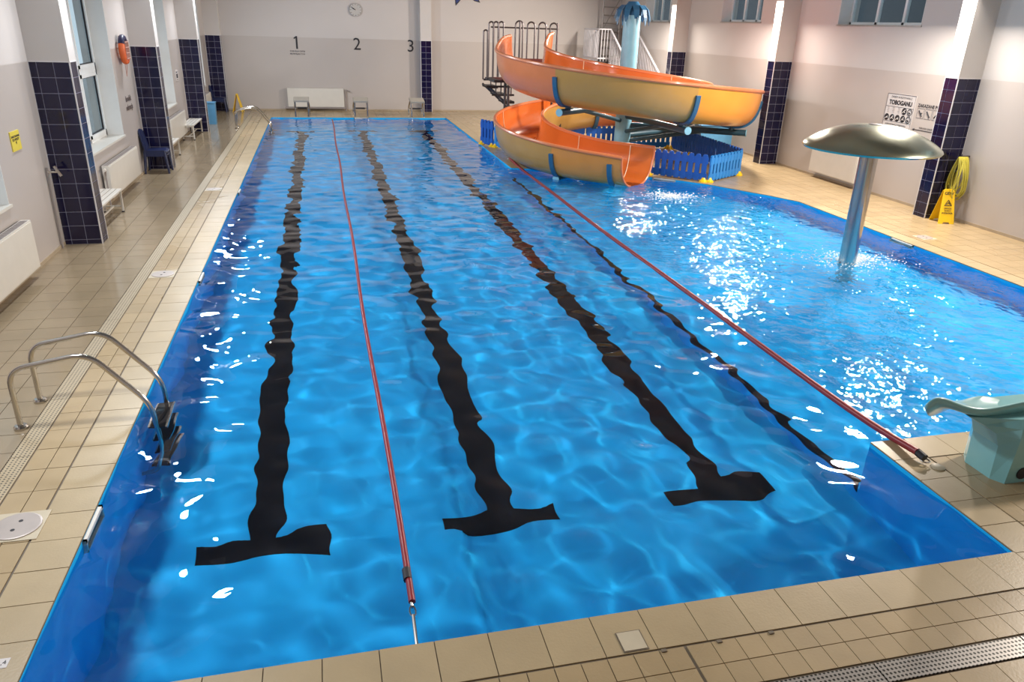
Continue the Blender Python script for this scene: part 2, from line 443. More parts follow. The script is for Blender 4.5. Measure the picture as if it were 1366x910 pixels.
# ---- basin
bs = MB()
bs.box(-0.2, W + 0.2, -0.2, L + 0.2, ZM - 0.2, ZM)
bs.box(-0.2, 0, -0.2, L + 0.2, ZM, -0.012); bs.box(0, W, -0.2, 0, ZM, -0.012); bs.box(0, W, L, L + 0.2, ZM, -0.012)
bs.box(W, W + 0.2, -0.2, 1.28, ZM, -0.012); bs.box(W, W + 0.2, 14.75, L + 0.2, ZM, -0.012)
bs.prism(KID, ZM, ZK)
n = len(KID)
for i in range(n - 1):
    a, b = np.array(KID[i]), np.array(KID[i + 1]); d = (b - a) / np.linalg.norm(b - a); nn = np.array([d[1], -d[0]])
    bs.prism([tuple(a - d * 0.0), tuple(b), tuple(b + nn * 0.2), tuple(a + nn * 0.2)], ZM - 0.05, -0.012)
basin = struct(bs.build('pool_basin', M_LINER), 'bright blue liner of the swimming pool')
basin.cycles.is_caustics_receiver = True
for x in (1.045, 2.975, 5.0):
    ln_ = MB()
    ln_.box(x - 0.13, x + 0.13, 2.0, 22.9, ZM, ZM + 0.004); ln_.box(x - 0.5, x + 0.5, 1.80, 2.03, ZM, ZM + 0.005); ln_.box(x - 0.5, x + 0.5, 22.8, 23.05, ZM, ZM + 0.005)
    o = ln_.build('lane_line', M_BLACK, basin); o.cycles.is_caustics_receiver = True
e = MB().box(W - 0.006, W + 0.06, 1.5, 14.7, ZK - 0.05, ZK + 0.004).build('edge_line', M_BLACK, basin); e.cycles.is_caustics_receiver = True

# ---- water surface
def build_water():
    st = 0.035
    xs = np.arange(-0.03, 11.3, st); ys = np.arange(-0.03, 25.06, st)
    X, Y = np.meshgrid(xs, ys, indexing='ij')
    rough = 1 / (1 + np.exp(-(X - 6.6) / 0.28)) * 1 / (1 + np.exp((Y - 15.5) / 0.3))
    H = np.zeros_like(X)
    def waves(nw, lmin, lmax, slope, seed):
        r = np.random.default_rng(seed); h = np.zeros_like(X)
        for _ in range(nw):
            lam = math.exp(r.uniform(math.log(lmin), math.log(lmax))); k = 2 * math.pi / lam; a = r.uniform(0, 2 * math.pi)
            h += (slope / k) * np.sin(k * (X * math.cos(a) + Y * math.sin(a)) + r.uniform(0, 6.28))
        return h / math.sqrt(nw)
    calm = waves(20, 0.26, 0.6, 0.08, 1) + waves(12, 0.6, 2.2, 0.05, 2)
    chop = waves(20, 0.28, 0.8, 0.075, 4) + waves(10, 0.8, 2.0, 0.04, 6)
    H = calm * (1 - rough) + chop * rough
    for (cx, cy, rr, amp) in ((9.45, 6.45, 0.6, 0.16), (8.7, 11.6, 0.6, 0.16)):
        w = np.exp(-((X - cx) ** 2 + (Y - cy) ** 2) / rr ** 2); H += w * waves(22, 0.09, 0.3, amp, int(cx * 10))
    idx = -np.ones(X.shape, int)
    cxm, cym = X[:-1, :-1] + st / 2, Y[:-1, :-1] + st / 2
    inside = (cxm > -0.05) & (cxm < W + 0.03) & (cym > -0.05) & (cym < L + 0.05)
    kid = np.ones_like(inside); k = len(KID)
    for i in range(k):
        a, b = KID[i], KID[(i + 1) % k]; d = math.hypot(b[0] - a[0], b[1] - a[1])
        kid &= ((b[0] - a[0]) * (cym - a[1]) - (b[1] - a[1]) * (cxm - a[0])) / d > -0.04
    use = inside | kid
    ii, jj = np.nonzero(use)
    corners = np.stack([np.stack([ii, jj], 1), np.stack([ii + 1, jj], 1), np.stack([ii + 1, jj + 1], 1), np.stack([ii, jj + 1], 1)], 1)
    flat = corners[..., 0] * X.shape[1] + corners[..., 1]
    uq, inv = np.unique(flat, return_inverse=True)
    co = np.stack([X.ravel()[uq], Y.ravel()[uq], ZW + H.ravel()[uq]], 1)
    faces = inv.reshape(-1, 4)
    me = bpy.data.meshes.new('pool_water')
    me.vertices.add(len(co)); me.vertices.foreach_set('co', co.ravel())
    me.loops.add(faces.size); me.loops.foreach_set('vertex_index', faces.ravel().astype(np.int32))
    me.polygons.add(len(faces)); me.polygons.foreach_set('loop_start', np.arange(0, faces.size, 4, dtype=np.int32)); me.polygons.foreach_set('loop_total', np.full(len(faces), 4, np.int32))
    me.update(calc_edges=True); me.polygons.foreach_set('use_smooth', np.ones(len(faces), bool))
    me.materials.append(M_WATER)
    o = bpy.data.objects.new('pool_water', me); COL.objects.link(o)
    tag(o, 'clear rippling water filling the blue swimming pool', 'water'); o['kind'] = 'stuff'
    o.cycles.is_caustics_caster = True
    return o
build_water()

# ---- walls, ceiling
def wall_with_openings(name, axis, v0, v1, a0, a1, z1, holes_):
    """axis 'x': wall slab between x=v0..v1 running along y from a0 to a1"""
    b = MB(); cuts = sorted(holes_)
    def put(p, q, lo, hi):
        if q - p > 1e-4 and hi - lo > 1e-4: b.box(v0, v1, p, q, lo, hi)
    cur = a0
    for (h0, h1, lo, hi) in cuts:
        put(cur, h0, -0.2, z1); put(h0, h1, -0.2, lo); put(h0, h1, hi, z1); cur = h1
    put(cur, a1, -0.2, z1)
    return struct(b.build(name, M_WALL))
LW = [(4.75, 7.15, 0.97, 4.1), (10.95, 13.37, 0.97, 4.1), (17.2, 19.6, 0.97, 4.1), (23.3, 25.7, 0.97, 4.1)]
RW = [(4.3, 7.0, 3.43, 4.9), (10.62, 13.3, 3.43, 4.9), (16.65, 18.9, 3.47, 4.9), (22.45, 24.7, 3.45, 4.9)]
wall_with_openings('wall_left', 'x', XL - 0.5, XL, YF, YB + 0.3, ZC, LW)
wall_with_openings('wall_right', 'x', XR, XR + 0.5, YF, YB + 0.3, ZC, RW)
struct(MB().box(XL - 0.5, XR + 0.5, YB, YB + 0.3, -0.2, ZC).build('wall_back', M_WALL))
struct(MB().box(XL - 0.5, XR + 0.5, YF - 0.3, YF, -0.2, ZC).build('wall_front', M_WALL))
struct(MB().box(XL - 0.5, XR + 0.5, YF - 0.3, YB + 0.3, ZC, ZC + 0.2).build('ceiling', M_CEIL))
M_SKIRT = mat('skirting_beige', (168, 152, 130), 0.5)
struct(MB().box(XL, XL + 0.012, YF, YB, 0, 0.05).build('baseboard_left', M_SKIRT))
struct(MB().box(XR - 0.012, XR, YF, YB, 0, 0.05).build('baseboard_right', M_SKIRT))
struct(MB().box(XL, XR, YB - 0.012, YB, 0, 0.05).build('baseboard_back', M_SKIRT))

# ---- columns with navy tiles
TP = ZD / 12.33
tile_mesh = {}
def tile_obj(parent, origin, u, nrm, w, h, c):
    """tile of w x h lying on a face: u = horizontal direction of the face, nrm = outward"""
    key = (round(w, 3), round(h, 3), u, nrm)
    if key not in tile_mesh:
        b = MB(); g = 0.0035
        U, N = Vector(u), Vector(nrm); Z = Vector((0, 0, 1))
        def P(a, z, d): return tuple(U * a + Z * z + N * d)
        a0, a1, z0, z1, e = -w / 2 + g, w / 2 - g, -h / 2 + g, h / 2 - g, 0.006
        b.add([P(a0, z0, 0), P(a1, z0, 0), P(a1, z1, 0), P(a0, z1, 0), P(a0 + .002, z0 + .002, e), P(a1 - .002, z0 + .002, e), P(a1 - .002, z1 - .002, e), P(a0 + .002, z1 - .002, e)],
              [(4, 5, 6, 7), (0, 1, 5, 4), (1, 2, 6, 5), (2, 3, 7, 6), (3, 0, 4, 7)])
        me = b.mesh('tile', M_NAVY)
        bm = bmesh.new(); bm.from_mesh(me); bmesh.ops.recalc_face_normals(bm, faces=bm.faces)
        if bm.faces[0].normal.dot(N) < 0: bmesh.ops.reverse_faces(bm, faces=bm.faces)
        bm.to_mesh(me); bm.free(); tile_mesh[key] = me
    o = bpy.data.objects.new('tile', tile_mesh[key]); COL.objects.link(o); o.parent = parent; o.location = Vector(c) - Vector(origin)
def column(x0, x1, y0, y1, pool, label):
    """pool = +1 when the pool lies on the +x side, -1 on the -x side, 0 for the back-wall pilaster"""
    org = ((x0 + x1) / 2, (y0 + y1) / 2, 0)
    b = MB(); b.box(x0, x1, y0, y1, 0, ZD); b.mi = 1; b.box(x0 - 0.006, x1 + 0.006, y0 - 0.006, y1 + 0.006, ZD, ZC)
    c = b.build('column', [M_GROUT, M_PAINT], None, off=org); struct(c, label)
    rows = [(0.0, TP * 0.33)] + [(TP * (0.33 + i), TP * (1.33 + i)) for i in range(12)]
    def spans(w, from_end):
        out = []; k = w
        if from_end:
            while k > 0.03: out.append((max(0, k - TP), k)); k -= TP
        else:
            k = 0
            while k < w - 0.03: out.append((k, min(w, k + TP))); k += TP
        return out
    for z0, z1 in rows:
        zc, h = (z0 + z1) / 2, z1 - z0
        for a, d in spans(x1 - x0, pool >= 0): tile_obj(c, org, (1, 0, 0), (0, -1, 0), d - a, h, (x0 + (a + d) / 2, y0, zc))
        if pool: 
            xs = x1 if pool > 0 else x0
            for a, d in spans(y1 - y0, False): tile_obj(c, org, (0, 1, 0), (pool, 0, 0), d - a, h, (xs, y0 + (a + d) / 2, zc))
    t = MB()
    corners = [(x0, y0), (x1, y0)] + ([(x1, y1)] if pool > 0 else [(x0, y1)] if pool < 0 else [])
    for (px, py) in corners: t.box(px - 0.008, px + 0.008, py - 0.008, py + 0.008, 0, ZD)
    t.box(x0 - 0.009, x1 + 0.009, y0 - 0.009, y1 + 0.009, ZD - 0.006, ZD + 0.01)
    t.build('corner_trim', M_TRIM, c)
    return c
for y, w in zip((2.6, 8.83, 15.08, 21.27), ('before', 'beside the yellow sign', 'behind the blue chairs', 'beside the pale blue bin')):
    column(XL, -1.6, y, y + 0.3, 1, 'white pillar on the window side, navy tiled below, %s' % w)
column(XL, -1.6, YB - 0.3, YB, 1, 'white corner pillar, navy tiled below, behind the far blue chairs')
for y, w in zip((2.6, 8.81, 14.87, 21.0), ('out by the gallery', 'with the yellow hose', 'beyond the orange slide', 'by the white stairs')):
    column(12.89, XR, y, y + 0.31, -1, 'white pillar on the slide side, navy tiled below, %s' % w)
column(5.46, 5.86, YB - 0.3, YB, 0, 'narrow navy tiled pilaster on the back wall next to the number 3')

# ---- windows
M_REVEAL = mat('white_reveal', (222, 222, 220), 0.6, var=0.02)
def window_left(n, y0, y1, z0, z1):
    x = XL - 0.36; f = MB(); t = 0.07
    f.box(x, x + 0.07, y0, y1, z0, z0 + t); f.box(x, x + 0.07, y0, y1, z1 - t, z1); f.box(x, x + 0.07, y0, y0 + t, z0, z1); f.box(x, x + 0.07, y1 - t, y1, z0, z1)
    ym = (y0 + y1) / 2; zt = 2.2
    f.box(x, x + 0.07, ym - 0.05, ym + 0.05, z0, z1); f.box(x, x + 0.07, y0, y1, zt - 0.05, zt + 0.05)
    o = f.build('window_%d' % n, M_PVC); struct(o, None)
    for (a, b_) in ((y0 + t, ym - 0.05), (ym + 0.05, y1 - t)):
        for (c, d) in ((z0 + t, zt - 0.05), (zt + 0.05, z1 - t)):
            MB().box(x + 0.03, x + 0.04, a, b_, c, d).build('pane', M_GLASS, o)
            s = MB(); w = 0.06
            for q in ((a, b_, c, c + w), (a, b_, d - w, d), (a, a + w, c, d), (b_ - w, b_, c, d)): s.box(x + 0.02, x + 0.085, *q)
            s.build('sash', M_PVC, o)
            g = MB(); w2 = 0.075
            for q in ((a + w, b_ - w, c + w, c + w2), (a + w, b_ - w, d - w2, d - w), (a + w, a + w2, c + w, d - w), (b_ - w2, b_ - w, c + w, d - w)): g.box(x + 0.03, x + 0.06, *q)
            g.build('gasket', M_INK, o)
    MB().box(x, XL + 0.03, y0 - 0.03, y1 + 0.03, z0 - 0.03, z0 + 0.004).build('window_sill', M_WHITE, o)
    rv = MB(); rv.box(x, XL + 0.004, y0, y0 + 0.008, z0, z1); rv.box(x, XL + 0.004, y1 - 0.008, y1, z0, z1); rv.box(x, XL + 0.004, y0, y1, z1 - 0.008, z1); rv.build('reveal', M_REVEAL, o)
for i, w in enumerate(LW): window_left(i + 1, *w)
def window_right(n, y0, y1, z0, z1):
    x = XR + 0.3; f = MB(); t = 0.06
    f.box(x, x + 0.07, y0, y1, z0, z0 + t); f.box(x, x + 0.07, y0, y1, z1 - t, z1); f.box(x, x + 0.07, y0, y0 + t, z0, z1); f.box(x, x + 0.07, y1 - t, y1, z0, z1)
    ys = [y0 + t + (y1 - y0 - 2 * t) * k / 3 for k in range(4)]
    for y in ys[1:3]: f.box(x, x + 0.07, y - 0.035, y + 0.035, z0, z1)
    o = f.build('window_%d' % n, M_PVC); struct(o)
    for k in range(3): MB().box(x + 0.03, x + 0.04, ys[k], ys[k + 1], z0 + t, z1 - t).build('pane', M_GLASS, o)
    MB().box(XR - 0.02, x, y0 - 0.02, y1 + 0.02, z0 - 0.03, z0 + 0.004).build('window_sill', M_ALU, o)
    rv = MB(); rv.box(XR - 0.004, x, y0, y0 + 0.008, z0, z1); rv.box(XR - 0.004, x, y1 - 0.008, y1, z0, z1); rv.box(XR - 0.004, x, y0, y1, z1 - 0.008, z1); rv.build('reveal', M_REVEAL, o)
for i, w in enumerate(RW): window_right(i + 5, *w)

# ---- outside
g = MB().box(-40, XL - 0.5, -20, 60, -1.3, -1.2).build('ground_outside', mat('paving_outside', (150, 150, 150), 0.9)); struct(g)
g = MB().box(XR + 0.5, 60, -20, 60, -1.3, -1.2).build('ground_outside', MATS['paving_outside']); struct(g)
hb = thing('neighbour_house', 'pale rendered house seen through the window beside the radiator', 'building', (-16, 30, -1.2))
MB().box(-20, -13, 20, 48, -1.2, 3.0).build('wall', mat('render_outside', (196, 194, 190), 0.9), hb)
for k in range(5):
    y = 22 + k * 4.6
    wb = MB().box(-13.06, -12.98, y, y + 1.6, 0.8, 2.3).build('window', M_PVC, hb)
    MB().box(-12.99, -12.96, y + 0.1, y + 1.5, 0.9, 2.2).build('pane', mat('dark_pane', (40, 46, 52), 0.1), wb)
hb = thing('service_building', 'dark grey building outside the high windows', 'building', (24, 15, -1.2))
MB().box(22, 30, -10, 45, -1.2, 9).build('wall', mat('dark_render', (92, 98, 104), 0.9), hb)

# ================================================================ LAMPS
def flood(x, y, side, power, lab):
    LAMP_Z = LAMP_ZL if side < 0 else LAMP_ZR
    o = thing('floodlight', lab, 'lamp', (x, y, LAMP_Z), 'floodlights on the pillars')
    M = Matrix.Rotation(side * math.radians(45), 3, 'Y')      # points down and out over the pool
    MB().cbox((x, y, LAMP_Z), (0.46, 0.66, 0.14), M).build('housing', M_ALU, o)
    MB().tube([(x + side * 0.05, y, LAMP_Z), (x + side * 0.29, y, LAMP_Z + 0.05)], 0.03).build('bracket', M_ALU, o)
    dn = M @ Vector((0, 0, -1))
    ld = bpy.data.lights.new('floodlight', 'AREA'); ld.shape = 'RECTANGLE'; ld.size = 0.42; ld.size_y = 0.62; ld.energy = power
    ld.color = (0.90, 0.95, 1.0) if side < 0 else (1.0, 0.90, 0.79)
    ld.cycles.is_caustics_light = True
    lo = bpy.data.objects.new('lamp_light', ld); COL.objects.link(lo); lo.parent = o
    lo.location = dn * 0.085; lo.rotation_euler = M.to_euler()
for y, wl, wr in zip(LAMP_Y, ('nearest the gallery on the window side', 'after the yellow notice', 'above the stacked blue chairs', 'above the white bench and pale bin'),
                     ('nearest the gallery on the slide side', 'with the yellow hose', 'behind the orange slide', 'beside the white staircase')):
    flood(-1.32, y, -1, LAMP_POWER_LEFT, 'floodlight high on the pillar ' + wl)
    flood(12.6, y, 1, LAMP_POWER_RIGHT, 'floodlight high on the pillar ' + wr)

# ================================================================ SLIDE
SCX, SCY, SR, SHW, SZ0, SSL, SZI, SDEP = 9.129, 15.294, 2.663, 0.571, 2.58, 1.638, 0.10, 0.80
def zrim(deg): return SZ0 - SSL * (deg - 180) / 360
def station(deg, ext=0.0, lift=0.0, shear=0.0):
    t = math.radians(deg); c, s = math.cos(t), math.sin(t); tan = np.array([-s, c, 0.0])
    p = np.array([SCX + SR * c, SCY + SR * s, zrim(deg)]) + tan * ext
    if ext > 0: p[2] -= ext * 0.06
    dep = 1.0 - 0.14 * min(1.0, max(0.0, (deg - 540) / 60.0)) ** 1.5 - max(0, ext) * 0.02
    return dict(p=p, o=np.array([c, s, 0.0]), t=tan, lift=lift, shear=shear, dep=dep)
def prof(st, off=0.0, k=17, a0=0.0, a1=math.pi, hs=1.0):
    """U-shaped cross section from the outer rim (a=0) round to the inner rim (a=pi)"""
    out = []
    for i in range(k):
        a = a0 + (a1 - a0) * i / (k - 1); c, s = math.cos(a), math.sin(a)
        u = math.copysign(abs(c) ** 0.72, c) * (SHW + off); d = -(abs(s) ** 0.85) * (SDEP * st['dep'] + off)
        zt = (0 if u > 0 else SZI) * abs(c) ** 2 + st['lift'] * abs(c) ** 3
        out.append(st['p'] + st['o'] * u - st['t'] * (st['shear'] * u / SHW) + np.array([0, 0, d + zt]))
    return out
STN = [station(g, 0, l) for g, l in ((140, 0.17), (144, 0.17), (148, 0.16), (152, 0.12), (156, 0.07), (160, 0.03), (164, 0.0))]
n_entry = len(STN)
DEG = list(range(168, 601, 4))
STN += [station(d) for d in DEG]
n_hel = len(STN)
STN += [station(600, e, 0, h) for e, h in ((0.18, 0.06), (0.38, 0.13), (0.58, 0.20), (0.78, 0.27))]
def deg_index(d): return n_entry + min(range(len(DEG)), key=lambda i: abs(DEG[i] - d))
slide = thing('water_slide', 'orange spiral water slide winding around a pale blue post', 'slide', (SCX, SCY, 0))
bounds = [0, deg_index(220), deg_index(278), deg_index(328), deg_index(388), deg_index(448), deg_index(508), deg_index(580), len(STN) - 3, len(STN) - 1]
outs = [M_OROUT, M_TAN, mat('amber_outer', (228, 148, 56), 0.28, var=0.05, scale=2, coat=0.3), M_TAN, M_OROUT, M_TAN, M_TAN, mat('amber_tan_outer', (214, 140, 62), 0.28, var=0.05, scale=2, coat=0.3), MATS['amber_tan_outer']]
for si in range(len(bounds) - 1):
    i0, i1 = bounds[si], bounds[si + 1]; k = 17; b = MB(); ri, ro = [], []
    vs = []
    for i in range(i0, i1 + 1): vs += prof(STN[i], 0.0, k)
    no = len(vs)
    for i in range(i0, i1 + 1): vs += prof(STN[i], 0.022, k)
    m = i1 - i0; fin, fout = [], []
    for i in range(m):
        for j in range(k - 1):
            fin.append((i * k + j, i * k + j + 1, (i + 1) * k + j + 1, (i + 1) * k + j))
            fout.append((no + i * k + j, no + (i + 1) * k + j, no + (i + 1) * k + j + 1, no + i * k + j + 1))
    cap = []
    for i in (0, m):
        for j in range(k - 1): cap.append((i * k + j, no + i * k + j, no + i * k + j + 1, i * k + j + 1))
    b.add(vs, fin + cap); b.f += []; b.mi = 1
    o0 = len(b.f); b.f += fout; b.m += [1] * len(fout)
    sec = b.build('trough_section', [M_ORIN, outs[si]], slide, smooth=True)
# rims
for nm, idx in (('outer_rim', 0), ('inner_rim', -1)):
    pts = [prof(s, 0.03)[idx] + np.array([0, 0, 0.0]) for s in STN]
    MB().tube(pts, 0.042, 8).build(nm, M_OROUT, slide, smooth=True)
MB().tube(prof(STN[-1], 0.012, 25), 0.026, 8).build('exit_lip', M_OROUT, slide, smooth=True)
MB().tube(prof(STN[0], 0.012, 25), 0.026, 8).build('entry_lip', M_OROUT, slide, smooth=True)
# joint seams and brackets
M_SEAM = mat('pale_seam', (236, 206, 170), 0.4)
JOINTS = [220, 278, 328, 388, 448, 508, 580, 606]
for d in JOINTS:
    st = STN[deg_index(d)] if d <= 600 else STN[-3]
    MB().tube([p + np.array([0, 0, 0.004]) for p in prof(st, -0.006, 25)], 0.011, 6).build('joint_seam', M_SEAM, slide)
    br = MB(); ring = prof(st, 0.07, 21, 0.06 * math.pi, 0.82 * math.pi); inn = prof(st, 0.025, 21, 0.06 * math.pi, 0.82 * math.pi)
    for q in range(20):
        a, b_, c, e = ring[q], ring[q + 1], inn[q + 1], inn[q]; t = st['t'] * 0.05
        br.add([a - t, b_ - t, c - t, e - t, a + t, b_ + t, c + t, e + t], [(0, 1, 2, 3), (7, 6, 5, 4), (0, 4, 5, 1), (1, 5, 6, 2), (2, 6, 7, 3), (3, 7, 4, 0)])
    br.build('support_bracket', M_BRKT, slide)
    # radial arm from the post, under the trough
    bot = st['p'] + np.array([0, 0, -SDEP * st['dep'] - 0.16]); r_end = SR + 0.34
    if bot[2] < -0.03: bot[2] = -0.03
    c0 = np.array([SCX, SCY, bot[2]]); dirv = st['o'] if d <= 600 else (bot - c0) / np.linalg.norm(bot - c0)
    if d not in (448,):
        end = c0 + dirv * (r_end if d <= 600 else np.linalg.norm(bot - c0) + 0.3)
        a = MB().tube([c0 + dirv * 0.2, end], 0.075, 12).build('support_arm', M_TEAL, slide, smooth=True)
        MB().tube([end, end + dirv * 0.02], 0.085, 14).build('end_cap', M_POST, a, smooth=True)
        MB().cbox(tuple(bot + np.array([0, 0, 0.08])), (0.1, 0.1, 0.16)).build('saddle', M_TEAL, slide)
        if bot[2] > 0.8:
            MB().tube([c0 + dirv * 0.15 + np.array([0, 0, -0.38]), c0 + dirv * (SR * 0.72) + np.array([0, 0, -0.03])], 0.05, 10).build('brace', M_TEAL, slide, smooth=True)
post = MB().tube([(SCX, SCY, 0), (SCX, SCY, 3.62)], 0.205, 24).build('post', M_POST, slide, smooth=True)
MB().lathe([(0.36, 0), (0.36, 0.025), (0.24, 0.03), (0.23, 0.12)], (SCX, SCY, 0), 24).build('base_plate', M_POST, slide)
cr = MB()
for k in range(11):
    a = 2 * math.pi * k / 11; c, s_ = math.cos(a), math.sin(a)
    ring = []
    for (r, z, w) in ((0.10, 3.66, 0.05), (0.28, 3.72, 0.08), (0.38, 3.62, 0.07), (0.43, 3.45, 0.05), (0.44, 3.30 + 0.08 * (k % 3), 0.012)):
        ring.append(((r, z, w)))
    L_ = [(SCX + r * c - w * s_, SCY + r * s_ + w * c, z) for r, z, w in ring]; R_ = [(SCX + r * c + w * s_, SCY + r * s_ - w * c, z) for r, z, w in ring]
    n_ = len(ring); vs = L_ + R_ + [(x, y, z - 0.03) for x, y, z in L_ + R_]
    fs = [(i, i + 1, n_ + i + 1, n_ + i) for i in range(n_ - 1)] + [(2 * n_ + i + 1, 2 * n_ + i, 3 * n_ + i, 3 * n_ + i + 1) for i in range(n_ - 1)] + [(i, 2 * n_ + i, 2 * n_ + i + 1, i + 1) for i in range(n_ - 1)] + [(n_ + i + 1, 3 * n_ + i + 1, 3 * n_ + i, n_ + i) for i in range(n_ - 1)]
    MB().add(vs, fs).build('crown_leaf', M_BRKT, slide)
MB().lathe([(0.235, 3.5), (0.235, 3.66), (0.16, 3.74), (0.12, 3.8)], (SCX, SCY, 0), 20).build('crown', M_BRKT, slide, smooth=True)
# a leg under the lower turn, standing on the deck
lp = station(512)['p']
MB().tube([(lp[0], lp[1], 0), (lp[0], lp[1], lp[2] - SDEP)], 0.04, 10).build('leg', M_TEAL, slide)
MB().box(lp[0] - 0.1, lp[0] + 0.1, lp[1] - 0.1, lp[1] + 0.1, 0, 0.02).build('leg_plate', M_TEAL, slide)

# ---- platform with hoop railings and stairs
pf = thing('slide_platform', 'grey steel platform with hoop railings at the top of the slide', 'platform', (6.7, 16.7, 0))
PX0, PX1, PY0, PY1, PZ = 6.12, 8.12, 16.95, 18.15, 1.86
MB().box(PX0, PX1, PY0, PY1, PZ - 0.06, PZ).build('deck', M_GRATING, pf)
MB().box(6.3, PX1 - 0.05, PY0 + 0.02, PY1 - 0.2, PZ, PZ + 0.015).build('mat', M_DKRED, pf)
k0, k1 = ray_at(698, 78, 'y', PY1 - 0.03), ray_at(736, 80, 'y', PY1 - 0.03)
MB().box(k0[0], k1[0], PY1 - 0.045, PY1 - 0.02, PZ, k0[2]).build('kick_board', M_DKRED, pf)
hy = PY1
q = ray_at(672, 165, 'y', hy)
for (x, y) in ((q[0], PY1 - 0.05), (PX1 - 0.08, PY1 - 0.05), (PX1 - 0.08, PY0 + 0.25), (q[0], PY0 + 0.75)):
    MB().tube([(x, y, 0), (x, y, PZ - 0.06)], 0.035, 10).build('leg', M_RAIL, pf)
def hoop(x0, x1, y, zb, zt):
    r = (x1 - x0) / 2
    pts = [(x0, y, zb), (x0, y, zt - r)] + [(x0 + r - r * math.cos(t * math.pi / 8), y, zt - r + r * math.sin(t * math.pi / 8)) for t in range(1, 8)] + [(x1, y, zt - r), (x1, y, zb)]
    return MB().tube(pts, 0.022, 8).build('hoop', M_RAIL, pf, smooth=True)
for px, py in ((655.5, 29), (662, 29), (669, 29), (693, 28), (709, 29.5), (724, 30), (739, 31)):
    q = ray_at(px, py, 'y', hy); w = 0.062 if px < 680 else 0.105
    hoop(q[0] - w, q[0] + w, hy, PZ - 0.05, q[2])
q0, q1 = ray_at(655, 36, 'y', hy), ray_at(745, 39, 'y', hy)
MB().tube([tuple(q0), tuple(q1)], 0.02, 8).build('rail', M_RAIL, pf)
for px, py in ((694, 29), (744, 31)):
    q = ray_at(px, py, 'y', hy); MB().tube([(q[0], hy, PZ - 0.05), (q[0], hy, q[2])], 0.028, 8).build('post', M_RAIL, pf)
# stair flight behind the platform, falling towards the wall side
SY0, SY1 = PY1 + 0.03, PY1 + 0.75
for k in range(8):
    z = 1.62 - k * 0.2; x = 6.2 + k * 0.24
    t = MB(); t.box(x, x + 0.3, SY0, SY1, z - 0.02, z)
    for q in range(6): t.box(x, x + 0.3, SY0 + q * 0.14, SY0 + 0.03 + q * 0.14, z - 0.06, z - 0.02)
    t.build('tread', M_GRATING, pf)
for y in (SY0 + 0.01, SY1):
    MB().tube([(6.2, y, 1.64), (8.1, y, 0.03)], 0.03, 8).build('stringer', M_RAIL, pf)
q = ray_at(648, 40, 'y', hy - 0.35); hoop(q[0] - 0.055, q[0] + 0.055, hy - 0.35, 1.82, q[2])
for k in range(6):
    x = PX0 + 0.02 + k * 0.145
    MB().tube([(x, hy, 1.78 if k == 0 else 1.6 if k == 1 else 1.36), (x, hy, PZ)], 0.018, 6).build('baluster', M_RAIL, pf)
for x0, z in ((6.08, 1.80), (6.16, 1.62), (6.32, 1.40), (6.62, 1.22)):
    MB().box(x0, 6.95, hy - 0.03, hy + 0.02, z - 0.03, z + 0.02).build('grating_bar', M_GRATING, pf)

# ---- plastic picket fence round the slide
def fence_panel(a, b, m, h, lab):
    a, b = np.array(a, float), np.array(b, float); d = b - a; ln_ = np.linalg.norm(d); d /= ln_; an = math.atan2(d[1], d[0])
    o = thing('fence_panel', lab, 'fence', (*a, 0), 'plastic fence panels round the slide')
    R = Matrix.Rotation(an, 3, 'Z')
    def P(x, y, z): v = R @ Vector((x, y, z)); return (a[0] + v.x, a[1] + v.y, z)
    def bar(name, x0, x1, z0, z1, th=0.03):
        bb = MB(); bb.add([P(x0, -th / 2, z0), P(x1, -th / 2, z0), P(x1, th / 2, z0), P(x0, th / 2, z0), P(x0, -th / 2, z1), P(x1, -th / 2, z1), P(x1, th / 2, z1), P(x0, th / 2, z1)],
                          [(3, 2, 1, 0), (4, 5, 6, 7), (0, 1, 5, 4), (1, 2, 6, 5), (2, 3, 7, 6), (3, 0, 4, 7)]); bb.build(name, m, o)
    bar('rail', 0.0, ln_, 0.08 * h, 0.30 * h); bar('rail', 0.0, ln_, 0.66 * h, 0.90 * h)
    n_ = max(3, int(round(ln_ / 0.155))); st = ln_ / n_
    for k in range(n_):
        x = (k + 0.5) * st; w = st * 0.33; z0, z1 = 0.04 * h, h
        bb = MB(); t = 0.02
        ring = [(x - w, z0), (x + w, z0), (x + w, z1 - 0.03), (x + w * 0.5, z1), (x - w * 0.5, z1), (x - w, z1 - 0.03)]
        f = [P(u, -t, z) for u, z in ring]; g_ = [P(u, t, z) for u, z in ring]
        bb.add(f + g_, [(0, 1, 2, 3, 4, 5), (11, 10, 9, 8, 7, 6)] + [(q, q + 6, (q + 1) % 6 + 6, (q + 1) % 6) for q in range(6)]); bb.build('picket', m, o)
    for x in (0.06, ln_ - 0.06):
        bb = MB(); c = P(x, 0, 0)
        bb.lathe([(0.10, 0), (0.10, 0.02), (0.06, 0.06), (0.04, 0.1)], c, 10); bb.build('foot', M_YEL, o)
